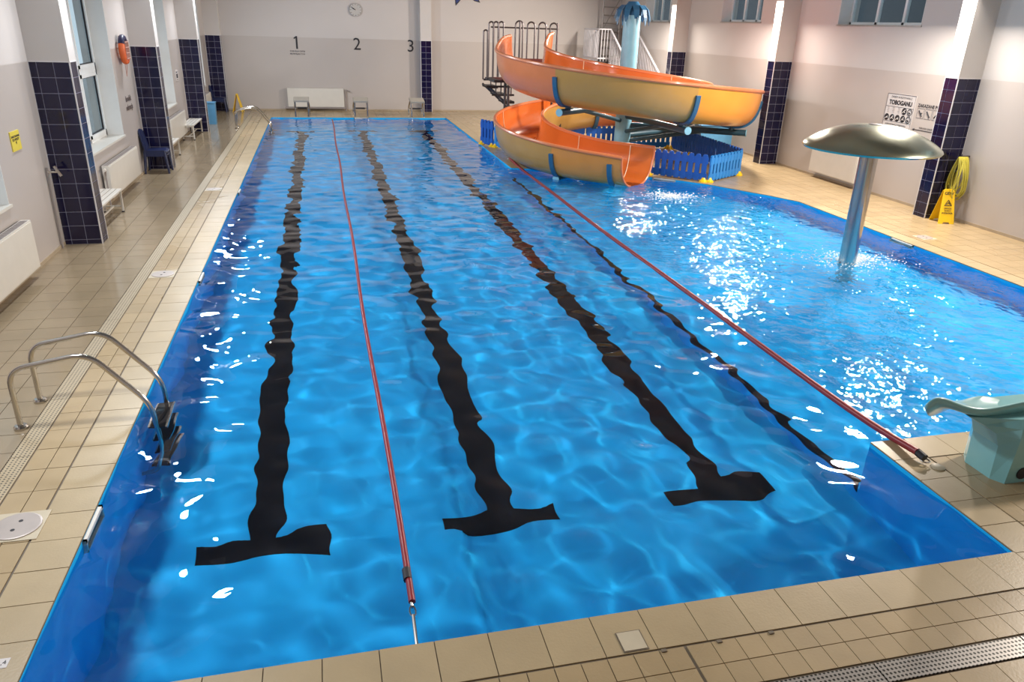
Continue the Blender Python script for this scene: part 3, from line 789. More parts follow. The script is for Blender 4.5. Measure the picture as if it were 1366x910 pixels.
FEN = [((6.12, 18.62), (6.36, 18.02), M_MIDBLUE, 0.7, 'short royal blue picket panel nearest the lanes beside the pool edge'),
       ((6.38, 18.0), (6.66, 17.42), M_LTBLUE, 0.6, 'sky blue picket panel behind the low bend of the slide'),
       ((7.75, 17.75), (8.95, 17.7), M_MIDBLUE, 0.62, 'royal blue picket panel behind the slide, next to the stair foot'),
       ((8.98, 17.7), (10.2, 17.65), M_MIDBLUE, 0.62, 'royal blue picket panel behind the blue slide post'),
       ((10.23, 17.65), (11.55, 17.6), M_LTBLUE, 0.6, 'sky blue picket panel in the back of the slide enclosure'),
       ((11.58, 17.55), (11.56, 16.2), M_MIDBLUE, 0.62, 'royal blue picket panel on the wall side of the enclosure, by its back corner'),
       ((11.56, 16.17), (11.54, 14.8), M_MIDBLUE, 0.62, 'royal blue picket panel in the middle of the wall side of the enclosure'),
       ((11.54, 14.77), (11.50, 13.42), M_MIDBLUE, 0.62, 'royal blue picket panel on the wall side of the enclosure, by its front corner'),
       ((11.48, 13.38), (10.22, 12.56), M_LTBLUE, 0.6, 'sky blue picket panel at the front corner of the enclosure, facing the fountain'),
       ((10.18, 12.58), (9.16, 13.62), M_MIDBLUE, 0.62, 'royal blue picket panel along the pool edge next to the slide exit')]
for f in FEN: fence_panel(*f)

# ================================================================ POOL EQUIPMENT
# ---- ladders
def ladder(y0, y1, label):
    o = thing('pool_ladder', label, 'ladder', (-0.87, y0, 0), 'steel pool ladders')
    for y in (y0, y1):
        pts = arc_path([(-0.87, y, 0), (-0.87, y, 0.53), (-0.27, y, 0.635), (0.15, y, 0.13), (0.155, y, -0.95), (0.0, y, -1.0)], 0.14, 7)
        r = MB().tube(pts, 0.022, 12).build('handrail', M_STEEL, o, smooth=True)
        MB().lathe([(0.055, 0), (0.055, 0.02), (0.045, 0.034), (0.024, 0.036)], (-0.87, y, 0), 18).build('floor_flange', M_STEEL, r)
    for z in (-0.17, -0.42, -0.67, -0.90):
        MB().box(0.08, 0.23, y0 + 0.01, y1 - 0.01, z - 0.03, z).build('tread', M_INK, o)
        MB().box(0.215, 0.235, y0 + 0.01, y1 - 0.01, z - 0.02, z + 0.004).build('tread_edge', M_STEEL, o)
        MB().box(0.075, 0.09, y0 + 0.01, y1 - 0.01, z - 0.02, z + 0.004).build('tread_edge', M_STEEL, o)
ladder(3.0, 3.49, 'steel pool ladder with two bent handrails beside the perforated gutter')
ladder(21.9, 22.35, 'steel pool ladder at the far end beside the pale blue bin')

# ---- ropes
def rope(pts, label, sleeve_end):
    P = [Vector(p) for p in pts]
    o = thing('lane_rope', label, 'rope', P[0])
    MB().tube(P, sleeve_end, 10).build('rope_sleeve', M_ROPE, o, smooth=True)
    return o
y = np.linspace(0.36, 24.6, 60)
rp = rope([(2.05 + 0.012 * math.sin(v * 0.9), v, ZW + 0.012) for v in y], 'red swimming lane rope floating between lanes one and two', 0.022)
MB().tube([(2.05, 0.56, ZW + 0.012), (2.05, 0.66, ZW + 0.012)], 0.028, 10).build('black_sleeve', M_INK, rp)
hk = MB().tube([(2.05, 0.36, ZW + 0.012), (2.047, 0.31, ZW + 0.02)], 0.012, 8).build('hook', M_STEEL, rp)
ring = [(2.047 + 0.018 * math.cos(t * 0.63), 0.27 + 0.045 * math.sin(t * 0.63), ZW + 0.025) for t in range(10)]
MB().tube(ring, 0.006, 6, closed=True).build('shackle', M_STEEL, rp)
MB().tube([(2.045, 0.23, ZW + 0.03), (2.04, 0.0, -0.03)], 0.011, 8).build('turnbuckle', M_STEEL, rp)
MB().tube([(2.05, 24.6, ZW + 0.012), (2.05, 25.0, -0.08)], 0.008, 6).build('cord', M_STEEL, rp)
v = np.linspace(0, 1, 50)
rp = rope([(6.30 + 0.02 * math.sin(t * 9), 1.17 + t * 14.6, (0.05 * (1 - t) ** 24 + 0.05 * t ** 24 - 0.036 * (1 - (2 * t - 1) ** 10)) + 0.012) for t in v], 'taut red rope closing off the shallow pool, tied to the deck at both ends', 0.032)
MB().tube([(6.30, 1.17, 0.06), (6.31, 1.10, 0.045)], 0.034, 10).build('end_cap', M_INK, rp)
for yy, xx in ((1.09, 6.31), (15.82, 6.30)):
    MB().tube([(xx + 0.035 * math.cos(t * 0.7), yy + 0.035 * math.sin(t * 0.7), 0.03) for t in range(9)], 0.007, 6, closed=True).build('shackle', M_STEEL, rp)
o = MB().lathe([(0.055, 0), (0.055, 0.008), (0.04, 0.016), (0.01, 0.018)], (6.38, 1.02, 0), 20).build('anchor_cap', M_LIDF, None, smooth=True, off=(6.38, 1.02, 0))
tag(o, 'round pale deck anchor cap beside the end of the taut red rope', 'cap')

# ---- starting blocks
def block(x, label):
    o = thing('starting_block', label, 'block', (x, 25.25, 0), 'starting blocks')
    y0, y1 = 25.1, 25.6
    M = Matrix.Rotation(math.radians(10), 3, 'X')
    MB().cbox((x, 25.35, 0.56), (0.52, 0.5, 0.05), M).build('top_plate', M_BLOCK, o)
    MB().cbox((x, 25.35, 0.588), (0.5, 0.48, 0.006), M).build('grip_pad', mat('grip_grey', (176, 170, 160), 0.8, bump=0.3, bscale=160), o)
    for sx in (-1, 1):
        fx = x + sx * 0.22
        MB().tube([(fx, 25.12, 0), (fx, 25.12, 0.5)], 0.03, 10).build('leg', M_STEEL, o)
        MB().tube(arc_path([(fx + sx * 0.03, 25.78, 0), (fx + sx * 0.03, 25.78, 0.3), (fx, 25.5, 0.56)], 0.1), 0.026, 10).build('leg', M_STEEL, o)
    MB().box(x - 0.16, x + 0.16, 25.62, 25.82, 0.22, 0.26).build('step', M_INK, o)
    MB().tube([(x - 0.25, 25.78, 0.24), (x + 0.25, 25.78, 0.24)], 0.018, 8).build('crossbar', M_STEEL, o)
block(1.04, 'steel starting block in front of the white radiator'); block(3.08, 'steel starting block right above a white skimmer frame'); block(5.09, 'steel starting block in front of the navy tiled pilaster')

# ---- skimmers
def skimmer(c, d, nrm, w, label):
    """c: centre on the pool wall, d: horizontal direction, nrm: towards the water"""
    c, d, nrm = Vector(c), Vector(d), Vector(nrm)
    o = thing('skimmer', label, 'skimmer', c, 'white skimmer frames in the pool wall')
    M = Matrix((d, nrm, Vector((0, 0, 1)))).transposed()
    f = MB(); h = 0.15
    for (u, z, a, b_) in ((0, h / 2 - 0.012, w, 0.024), (0, -h / 2 + 0.012, w, 0.024), (-w / 2 + 0.012, 0, 0.024, h), (w / 2 - 0.012, 0, 0.024, h)):
        f.cbox(tuple(c + d * u + Vector((0, 0, z)) + nrm * 0.012), (a, 0.026, b_), M)
    f.build('frame', M_WHITE, o)
    MB().cbox(tuple(c + nrm * 0.004), (w - 0.04, 0.006, h - 0.04), M).build('mouth', mat('skimmer_mouth', (120, 140, 138), 0.6), o)
skimmer((0, 1.55, -0.09), (0, 1, 0), (1, 0, 0), 0.42, 'white skimmer frame in the pool wall beside the round grey lid')
skimmer((0, 7.02, -0.09), (0, 1, 0), (1, 0, 0), 0.42, 'white skimmer frame in the pool wall beyond the ladder')
skimmer((0, 12.6, -0.09), (0, 1, 0), (1, 0, 0), 0.42, 'white skimmer frame in the pool wall abreast of the window with the radiator')
skimmer((3.06, 25.0, -0.09), (1, 0, 0), (0, -1, 0), 0.5, 'white skimmer frame in the end wall below the middle starting block')
skimmer((11.22, 7.36, -0.09), (0, 1, 0), (-1, 0, 0), 0.55, 'white skimmer frame in the shallow pool wall behind the mushroom fountain')
q0, q1 = np.array([9.67, 12.88]), np.array([9.12, 13.36]); dd = (q1 - q0) / np.linalg.norm(q1 - q0)
skimmer((*((q0 + q1) / 2), -0.09), (dd[0], dd[1], 0), (-dd[1], dd[0], 0), 0.55, 'white skimmer frame in the pool wall below the blue fence')

# ---- deck covers and gutters
def round_lid(x, y, r, label):
    o = thing('drain_lid', label, 'lid', (x, y, 0), 'lids in the deck')
    MB().box(x - r - 0.015, x + r + 0.015, y - r - 0.015, y + r + 0.015, 0, 0.004).build('frame', M_LIDF, o)
    d = MB().lathe([(r, 0.004), (r, 0.010), (r - 0.01, 0.012)], (x, y, 0), 32).build('cover', M_LID, o)
    for s in (-1, 1): MB().lathe([(0.014, 0.012), (0.014, 0.0135)], (x + 0.01 * s, y + s * 0.05, 0), 10).build('finger_hole', M_INK, d)
round_lid(-0.45, 1.57, 0.15, 'round grey lid in the left deck beside the first white skimmer')
round_lid(-0.48, 7.14, 0.14, 'round grey lid in the left deck beyond the ladder')
round_lid(11.78, 7.5, 0.13, 'round grey lid in the deck behind the mushroom fountain')
round_lid(-0.48, 12.7, 0.14, 'round grey lid in the left deck abreast of the blue chairs')
o = thing('square_lid', 'small square pale lid set in the coping at the near pool edge', 'lid', (3.23, -0.23, 0), None)
MB().box(3.155, 3.305, -0.305, -0.155, 0, 0.003).build('frame', M_JOINT, o); MB().box(3.162, 3.298, -0.298, -0.162, 0.003, 0.006).build('cover', M_LIDF, o)
o = MB().box(-0.16, -0.09, 0.27, 0.34, 0, 0.002).build('deck_marker', M_SIGNW, None, off=(-0.125, 0.3, 0)); tag(o, 'small white number sticker on the coping at the near pool corner', 'sticker')
text('1,4', 0.04, (-0.125, 0.305, 0.0025), (0, 0, 0.2), M_INK, parent=o, depth=0.0006)
gl = thing('gutter', 'long perforated beige gutter along the window-side deck', 'gutter', (-0.72, 10, 0))
for k in range(26):
    a = -0.45 + k * 0.99
    MB().box(-0.795, -0.655, a, a + 0.985, -0.006, 0.002).build('grate', M_GRATEL, gl)
gl = thing('gutter', 'perforated grey metal gutter across the near deck', 'gutter', (5, -0.72, 0))
for k in range(11):
    a = 2.51 + k * 0.99
    MB().box(a, a + 0.98, -0.79, -0.66, -0.006, 0.002).build('grate', M_GRATE, gl)
for (x, z) in ((3.38, 'right beside the square lid'), (3.72, 'a little way past the square lid'), (4.05, 'farther along the joint from the square lid')):
    o = MB().cbox((x, -0.335, 0.003), (0.03, 0.02, 0.006)).build('joint_clip', M_JOINT, None, off=(x, -0.335, 0)); tag(o, 'tiny metal clip in the near coping joint, ' + z, 'clip', 'clips in the near coping joint')

# ---- mushroom fountain
MX, MY = 9.43, 6.40
mp = thing('mushroom_fountain', 'steel mushroom fountain with a domed cap standing in the shallow pool', 'fountain', (MX, MY, ZK))
MB().tube([(MX, MY, ZK), (MX, MY, 1.72)], 0.125, 28).build('pole', M_STEEL, mp, smooth=True)
pr = [(0.13, 1.72), (0.5, 1.70), (0.86, 1.68), (0.93, 1.69), (0.945, 1.715), (0.93, 1.745), (0.86, 1.80), (0.72, 1.885), (0.55, 1.96), (0.35, 2.015), (0.15, 2.035), (0.02, 2.04)]
MB().lathe(pr, (MX, MY, 0), 56).build('cap', M_STEELB, mp, smooth=True)
MB().lathe([(0.09, 2.03), (0.09, 2.045), (0.05, 2.05)], (MX, MY, 0), 16).build('cap_plate', M_RAIL, mp)
MB().tube([(MX + 0.17, MY + 0.05, -0.1), (MX + 0.17, MY + 0.05, 1.70)], 0.03, 10).build('supply_pipe', M_STEEL, mp, smooth=True)

# ---- foam
def foam(cx, cy, rr, n_, label, stretch=1.0):
    b = MB()
    for _ in range(n_):
        a = RNG.uniform(0, 6.28); r = rr * abs(RNG.normal(0, 0.5)); x, y_ = cx + r * math.cos(a) * stretch, cy + r * math.sin(a); s = RNG.uniform(0.006, 0.022)
        z = ZW + RNG.uniform(-0.005, 0.025)
        b.add([(x + s, y_, z), (x - s, y_, z), (x, y_ + s, z), (x, y_ - s, z), (x, y_, z + s * 0.7), (x, y_, z - s * 0.7)], [(0, 2, 4), (2, 1, 4), (1, 3, 4), (3, 0, 4), (2, 0, 5), (1, 2, 5), (3, 1, 5), (0, 3, 5)])
    o = b.build('foam', M_FOAM, None, smooth=True, off=(cx, cy, ZW)); tag(o, label, 'foam'); o['kind'] = 'stuff'
foam(9.65, 6.55, 0.55, 900, 'white bubbles churning around the foot of the mushroom fountain', 1.5)
foam(8.75, 11.35, 0.5, 700, 'white bubbles below the slide exit', 1.3)

# ---- turquoise moulded stand on the near corner
ts = thing('moulded_stand', 'turquoise moulded fibreglass stand with a curved dipping top on the near corner deck', 'stand', (7.0, 0.92, 0))
def stand_top():
    """moulded saddle: ruled between a near rim and a far rim"""
    near_u = [(1230, 545), (1237, 535), (1251, 527), (1268, 533), (1290, 543), (1312, 546), (1340, 541), (1366, 534), (1402, 529), (1438, 550)]
    near_l = [(1236, 557), (1241, 553), (1249, 546), (1262, 549), (1285, 558), (1308, 562), (1335, 560), (1366, 555), (1398, 551), (1428, 562)]
    far_u = [(1246, 548), (1258, 543), (1275, 536), (1295, 528), (1315, 523), (1335, 529), (1355, 537), (1380, 540), (1412, 534), (1446, 556)]
    A = [ray_at(*q, 'y', 0.86) for q in near_u]; B = [ray_at(*q, 'y', 0.87) for q in near_l]; Cc = [ray_at(*q, 'y', 1.12) for q in far_u]
    n_ = len(A); cols = []
    for i in range(n_):
        mid = (A[i] + Cc[i]) / 2 - np.array([0, 0, 0.03]); cols.append([B[i], B[i] * 0.2 + A[i] * 0.8 - np.array([0, 0.012, 0]), A[i] + np.array([0, 0.01, 0.004]), A[i] * 0.75 + Cc[i] * 0.25 - np.array([0, 0, 0.03]), mid, A[i] * 0.25 + Cc[i] * 0.75 - np.array([0, 0, 0.03]), Cc[i], Cc[i] + np.array([0, 0.02, -0.09])])
    k = len(cols[0]); vs = [tuple(p) for c in cols for p in c]; fs = []
    for i in range(n_ - 1):
        for j in range(k): fs.append((i * k + j, (i + 1) * k + j, (i + 1) * k + (j + 1) % k, i * k + (j + 1) % k))
    fs += [tuple(range(k)), tuple(range((n_ - 1) * k, n_ * k))[::-1]]
    return MB().add(vs, fs)
so = stand_top().build('seat', M_TURQ, ts, smooth=True)
sm = so.modifiers.new('subdivision', 'SUBSURF'); sm.levels = 2; sm.render_levels = 2
def pedestal():
    lv = [(0.0, (6.67, 0.80), (6.725, 0.71), (7.32, 0.70), (7.32, 1.15), (6.75, 1.15), (6.67, 1.05)),
          (0.30, (6.655, 0.80), (6.735, 0.705), (7.32, 0.70), (7.32, 1.15), (6.74, 1.15), (6.655, 1.05)),
          (0.40, (6.62, 0.82), (6.745, 0.71), (7.33, 0.70), (7.33, 1.15), (6.70, 1.15), (6.62, 1.06)),
          (0.47, (6.52, 0.85), (6.76, 0.73), (7.36, 0.72), (7.36, 1.15), (6.62, 1.15), (6.53, 1.08)),
          (0.53, (6.40, 0.89), (6.77, 0.78), (7.40, 0.75), (7.40, 1.15), (6.5, 1.15), (6.42, 1.1))]
    vs = [(x, y_, l[0]) for l in lv for x, y_ in l[1:]]; fs = [tuple(range(6))[::-1], tuple(range(len(vs) - 6, len(vs)))]
    for i in range(len(lv) - 1):
        for j in range(6): fs.append((i * 6 + j, i * 6 + (j + 1) % 6, (i + 1) * 6 + (j + 1) % 6, (i + 1) * 6 + j))
    return MB().add(vs, fs)
pedestal().build('pedestal', M_TURQ, ts)
MB().tube([(6.86, 0.698, 0.085), (6.86, 0.72, 0.085)], 0.05, 16).build('drain_hole', M_INK, ts)

# ================================================================ FURNITURE AND WALL ITEMS
# ---- radiators (panel front, top grille, valve, pipes)
def radiator_side(x, side, y0, y1, z0, z1, label):
    """side=+1: on the left wall (faces +x); -1: on the right wall"""
    o = thing('radiator', label, 'radiator', (x, (y0 + y1) / 2, z0), 'white panel radiators')
    d = 0.11 * side; a = x + 0.035 * side
    xs = sorted((a, a + d))
    b = MB(); b.box(xs[0], xs[1], y0, y1, z0, z1); b.build('panel', M_WHITE, o)
    f = MB(); fx = sorted((a + d, a + d + 0.008 * side)); f.box(fx[0], fx[1], y0 + 0.02, y1 - 0.02, z0 + 0.02, z1 - 0.02); f.build('front_plate', M_WHITE, o)
    g_ = MB()
    k = int((y1 - y0) / 0.05)
    for i in range(k): g_.box(xs[0] + 0.015, xs[1] - 0.015, y0 + 0.02 + i * 0.05, y0 + 0.045 + i * 0.05, z1, z1 + 0.006)
    g_.build('top_grille', M_GREY, o)
    vy = y0 - 0.04
    MB().tube([(a + d / 2, y0, z1 - 0.06), (a + d / 2, vy, z1 - 0.06)], 0.018, 8).build('valve', M_STEEL, o)
    MB().tube([(a + d / 2, vy, z1 - 0.06), (a + d / 2, vy - 0.06, z1 - 0.06)], 0.026, 10).build('valve_head', M_WHITE, o)
    MB().tube([(a + d / 2, vy, z1 - 0.06), (a + d / 2, vy, 0)], 0.011, 8).build('pipe', M_GREY, o)
    for yy in (y0 + 0.3, y1 - 0.3): MB().box(min(x + 0.028 * side, a), max(x + 0.028 * side, a), yy, yy + 0.05, z0 + 0.05, z1 - 0.05).build('wall_bracket', M_WHITE, o)
radiator_side(XL, 1, 5.2, 7.3, 0.13, 0.74, 'white panel radiator under the window before the first navy pillar')
radiator_side(XL, 1, 11.3, 13.62, 0.16, 0.72, 'white panel radiator under the window, between bench and life buoy')
radiator_side(XL, 1, 17.6, 19.9, 0.16, 0.76, 'white panel radiator between the two far benches')
radiator_side(XL, 1, 23.2, 25.6, 0.16, 0.76, 'white panel radiator behind the pale blue bin')
radiator_side(XR, -1, 11.5, 13.2, 0.13, 0.80, 'white panel radiator on the wall behind the mushroom fountain')
o = thing('radiator', 'long white radiator on the back wall behind the starting blocks', 'radiator', (1.5, YB, 0.1), 'white panel radiators')
MB().box(0.52, 2.56, YB - 0.15, YB - 0.035, 0.14, 0.80).build('panel', M_WHITE, o)
MB().box(0.40, 2.60, YB - 0.17, YB - 0.02, 0.08, 0.13).build('pipe_cover', M_GREY, o)
MB().tube(arc_path([(2.62, YB - 0.1, 0), (2.62, YB - 0.1, 0.76), (2.80, YB - 0.1, 0.70)], 0.04), 0.022, 8).build('pipe', M_GREY, o)
for xx in (0.9, 2.1): MB().box(xx, xx + 0.05, YB - 0.04, YB - 0.03, 0.2, 0.7).build('wall_bracket', M_WHITE, o)

# ---- tap and pipe beside the first pillar
o = thing('wall_tap', 'small steel tap on a thin wall pipe beside the first navy pillar', 'tap', (XL, 8.62, 0))
MB().tube([(XL + 0.025, 8.64, 0), (XL + 0.025, 8.64, 1.16)], 0.014, 8).build('pipe', M_GREY, o)
MB().tube([(XL + 0.025, 8.64, 1.1), (XL + 0.17, 8.64, 1.1)], 0.016, 8).build('valve_body', M_STEEL, o)
MB().tube([(XL + 0.12, 8.64, 1.18), (XL + 0.19, 8.64, 1.04)], 0.02, 8).build('lever', M_STEEL, o)

# ---- benches
def bench(y0, y1, label, src=None):
    if src is not None: return dup(src, (-1.89, (y0 + y1) / 2, 0), label)
    c = (y0 + y1) / 2
    o = thing('slatted_bench', label, 'bench', (-1.89, c, 0), 'white slatted benches')
    x0, x1 = -2.06, -1.72
    for k in range(4):
        a = x0 + k * 0.088; MB().box(a, a + 0.076, y0, y1, 0.375, 0.40).build('slat', M_WHITE, o)
    for yy in (y0 + 0.04, y1 - 0.04):
        for xx in (x0 + 0.03, x1 - 0.03):
            l = MB().box(xx - 0.016, xx + 0.016, yy - 0.016, yy + 0.016, 0.015, 0.375).build('leg', M_WHITE, o)
            MB().box(xx - 0.02, xx + 0.02, yy - 0.02, yy + 0.02, 0, 0.02).build('foot_cap', M_INK, l)
        MB().box(x0 + 0.03, x1 - 0.03, yy - 0.012, yy + 0.012, 0.345, 0.375).build('crosspiece', M_WHITE, o)
        MB().box(x0 + 0.03, x1 - 0.03, yy - 0.012, yy + 0.012, 0.09, 0.115).build('crosspiece', M_WHITE, o)
    MB().box(-1.9, -1.88, y0 + 0.04, y1 - 0.04, 0.09, 0.115).build('stretcher', M_WHITE, o)
    return o
b0 = bench(9.3, 10.94, 'white slatted bench between the first navy pillar and a radiator')
bench(15.42, 17.06, 'white slatted bench beyond the blue chairs', b0)
bench(19.5, 21.14, 'white slatted bench in front of the third navy pillar', b0)

# ---- blue plastic chairs (a stack)
def chair(label, group, loc, src=None):
    if src is not None: return dup(src, loc, label)
    o = thing('plastic_chair', label, 'chair', loc, group); ox, oy, oz = loc
    def P(x, y, z): return (ox + x, oy + y, oz + z)
    # faces +x; the back is at x = -0.24
    b = MB(); n_ = 8; vs = []
    for i in range(n_ + 1):          # moulded seat, dished
        for j in range(n_ + 1):
            u, w = i / n_, j / n_; vs.append(P(-0.2 + 0.44 * u, -0.21 + 0.42 * w, 0.44 - 0.02 * math.sin(math.pi * w) - 0.015 * (1 - u) + (-0.03 if u == 1 else 0)))
    top = len(vs); vs += [(x, y, z - 0.02) for x, y, z in vs]
    fs = []
    for i in range(n_):
        for j in range(n_):
            a = i * (n_ + 1) + j; c = a + n_ + 1; fs += [(a, c, c + 1, a + 1), (top + a, top + a + 1, top + c + 1, top + c)]
    for i in range(n_):
        for a, c in ((i, i + 1), (n_ * (n_ + 1) + i, n_ * (n_ + 1) + i + 1), (i * (n_ + 1), (i + 1) * (n_ + 1)), (i * (n_ + 1) + n_, (i + 1) * (n_ + 1) + n_)): fs.append((a, c, top + c, top + a))
    b.add(vs, fs).build('seat', M_DKBLUE, o)
    b = MB(); vs = []; m_ = 8
    for i in range(m_ + 1):          # curved backrest
        t = i / m_; z = 0.42 + 0.44 * t; hw = 0.21 - 0.05 * t * t
        for j in range(7):
            w = j / 6 * 2 - 1; vs.append(P(-0.19 - 0.09 * t + 0.03 * w * w, hw * w, z - (0.03 * w * w if i == m_ else 0)))
    top = len(vs); vs += [(x - 0.022, y, z) for x, y, z in vs]; fs = []
    for i in range(m_):
        for j in range(6):
            a = i * 7 + j; c = a + 7; fs += [(a, a + 1, c + 1, c), (top + a, top + c, top + c + 1, top + a + 1)]
    for i in range(m_):
        for j in (0, 6): a = i * 7 + j; fs.append((a, a + 7, top + a + 7, top + a))
    for j in range(6):
        for i in (0, m_): a = i * 7 + j; fs.append((a, a + 1, top + a + 1, top + a))
    b.add(vs, fs).build('backrest', M_DKBLUE, o, smooth=True)
    for sx, sy in ((-1, -1), (-1, 1), (1, -1), (1, 1)):
        x, y_ = (0.2 if sx > 0 else -0.19), 0.19 * sy
        MB().tube([P(x + sx * 0.045, y_ + sy * 0.025, 0.0), P(x, y_, 0.42)], [0.021, 0.03], 6).build('leg', M_DKBLUE, o)
    MB().box(ox - 0.2, ox + 0.2, oy - 0.205, oy - 0.195, oz + 0.36, oz + 0.43).build('apron', M_DKBLUE, o); MB().box(ox - 0.2, ox + 0.2, oy + 0.195, oy + 0.205, oz + 0.36, oz + 0.43).build('apron', M_DKBLUE, o)
    return o
G1, G2 = 'blue chairs stacked by the second pillar', 'blue chairs stacked in the far corner'
c0 = chair('navy plastic chair, lowest of the stack in front of the second navy pillar', G1, (-1.83, 14.72, 0))
chair('navy plastic chair, topmost of the stack in front of the second navy pillar', G1, (-1.83, 14.72, 0.055), c0)
r = chair('navy plastic chair, lowest of the stack in the far corner', G2, (-1.83, 26.5, 0), c0); r['group'] = G2
r = chair('navy plastic chair, topmost of the stack in the far corner', G2, (-1.83, 26.5, 0.055), c0); r['group'] = G2

# ---- pale blue bin
o = thing('storage_bin', 'tall pale blue bin standing beyond the third navy pillar', 'bin', (-1.7, 23.1, 0))
b = MB(); b.add([(-1.85, 22.98, 0), (-1.57, 22.98, 0), (-1.57, 23.26, 0), (-1.85, 23.26, 0), (-1.87, 22.96, 0.64), (-1.55, 22.96, 0.64), (-1.55, 23.28, 0.64), (-1.87, 23.28, 0.64)],
                [(3, 2, 1, 0), (4, 5, 6, 7), (0, 1, 5, 4), (1, 2, 6, 5), (2, 3, 7, 6), (3, 0, 4, 7)]); b.build('body', M_BOX, o)
MB().box(-1.88, -1.54, 22.95, 23.29, 0.64, 0.67).build('lid', M_BOX, o)

# ---- wet floor signs
def aframe(x, y, rz, label, lettering):
    o = thing('wet_floor_sign', label, 'sign', (x, y, 0), 'yellow folding floor signs')
    R = Matrix.Rotation(rz, 3, 'Z'); H, S = 0.62, 0.17
    def P(u, v, z): w = R @ Vector((u, v, 0)); return (x + w.x, y + w.y, z)
    for sg in (-1, 1):
        b = MB(); hw0, hw1 = 0.15, 0.10
        def ring(dv): return [P(-hw0, sg * (S + dv), 0), P(-0.07, sg * (S + dv), 0), P(-0.05, sg * (S + dv) * 0.955, 0.03), P(0.05, sg * (S + dv) * 0.955, 0.03), P(0.07, sg * (S + dv), 0), P(hw0, sg * (S + dv), 0), P(hw1, sg * (0.02 + dv), H - 0.03), P(hw1 - 0.03, sg * (0.015 + dv), H), P(-hw1 + 0.03, sg * (0.015 + dv), H), P(-hw1, sg * (0.02 + dv), H - 0.03)]
        a_, c_ = ring(0.0), ring(-0.012); n_ = len(a_)
        b.add(a_ + c_, [tuple(range(n_)), tuple(range(n_, 2 * n_))[::-1]] + [(i, i + n_, (i + 1) % n_ + n_, (i + 1) % n_) for i in range(n_)])
        leaf = b.build('leaf', M_YEL, o)
    if lettering:
        tilt = math.atan2(S - 0.02, H)
        def place(body, size, z, bold=0.0):
            v = -(S - (S - 0.02) * z / H) - 0.004; p = P(0, v, z)
            t = text(body, size, p, (math.pi / 2 - tilt, 0, rz), M_INK, parent=o, depth=0.001, bold=bold)
        place('GEW', 0.075, 0.545, 0.002); place('UWAGA', 0.038, 0.275); place('ŚLISKA', 0.038, 0.235); place('PODŁOGA', 0.042, 0.192, 0.001)
        b = MB(); z0, z1 = 0.33, 0.43
        def Q(u, z): return P(u, -(S - (S - 0.02) * z / H) - 0.004, z)
        for (p, q) in (((-0.065, z0), (0.065, z0)), ((0.065, z0), (0, z1)), ((0, z1), (-0.065, z0)), ((-0.03, z0 + 0.02), (0.005, z0 + 0.055)), ((0.005, z0 + 0.055), (0.03, z0 + 0.02))):
            b.tube([Q(*p), Q(*q)], 0.006, 5)
        b.build('pictogram', M_INK, o)
    return o
aframe(13.0, 8.5, math.radians(-14), 'yellow wet-floor folding sign standing against the pillar with the hose', True)
aframe(-1.22, 26.65, math.radians(80), 'yellow folding floor sign in the far corner seen edge-on', False)

# ---- hose coil on the pillar
o = thing('hose_coil', 'yellow hose coil hanging on the wall beside the navy pillar', 'hose', (13.25, 8.6, 1.1))
MB().tube([(13.38, 8.62, 1.2), (13.2, 8.62, 1.2), (13.2, 8.62, 1.24)], 0.014, 8).build('hook', M_RAIL, o)
for k in range(9):
    pts = []; w = 0.15 + 0.025 * (k % 5) + RNG.uniform(-0.02, 0.02); dn = 0.72 + RNG.uniform(-0.16, 0.14); xo = 13.12 + 0.022 * k; sk = RNG.uniform(-0.05, 0.05)
    for t in range(29):
        a = 2 * math.pi * t / 28; s, c = math.sin(a), math.cos(a)
        zz = 1.19 - dn / 2 * (1 - c); yy = 8.58 + (w * (0.35 + 0.65 * ((1 - c) / 2) ** 0.7)) * s + sk * (1 - c)
        pts.append((xo + 0.015 * s, yy, zz))
    MB().tube(pts[:-1], 0.0125, 6, closed=True).build('hose_loop', M_HOSE, o, smooth=True)
pts = arc_path([(13.1, 8.44, 1.12), (13.02, 8.36, 0.9), (12.98, 8.42, 0.55), (13.12, 8.45, 0.38)], 0.15)
MB().tube(pts, 0.0125, 6).build('hose_end', M_HOSE, o, smooth=True)

# ---- life buoy (seen nearly edge-on, horseshoe shaped, with grab line)
lb = thing('life_buoy', 'orange horseshoe life buoy with navy top hanging on the left wall', 'buoy', (XL, 14.05, 2.5))
def horseshoe(a0, a1, n_):
    pts = []
    for i in range(n_):
        a = math.radians(a0 + (a1 - a0) * i / (n_ - 1)); pts.append((XL + 0.10, 14.05 + 0.17 * math.cos(a), 2.52 + 0.22 * math.sin(a)))
    return pts
def buoy_part(name, pts, m):
    b = MB(); b.tube(pts, 0.06, 12); b.build(name, m, lb, smooth=True)
buoy_part('navy_band', horseshoe(28, 152, 18), M_BUOYN)
buoy_part('side', horseshoe(152, 262, 16), M_BUOY); buoy_part('side', horseshoe(-82, 28, 16), M_BUOY)
for yy in (13.96, 14.13):
    MB().tube(arc_path([(XL + 0.10, yy, 2.3), (XL + 0.09, (yy + 14.05) / 2, 2.12), (XL + 0.08, 14.05, 2.02)], 0.05), 0.007, 6).build('grab_line', M_NET, lb)
nt_ = MB()
for k in range(5): nt_.tube([(XL + 0.165, 13.91 + k * 0.07, 2.68), (XL + 0.165, 13.93 + k * 0.06, 2.34)], 0.008, 5)
for k in range(4): nt_.tube([(XL + 0.165, 13.9, 2.66 - k * 0.1), (XL + 0.165, 14.2, 2.66 - k * 0.1)], 0.008, 5)
nt_.build('net', M_NET, lb)
MB().tube([(XL + 0.03, 14.05, 2.76), (XL + 0.12, 14.05, 2.76)], 0.014, 8).build('hook', M_STEEL, lb)

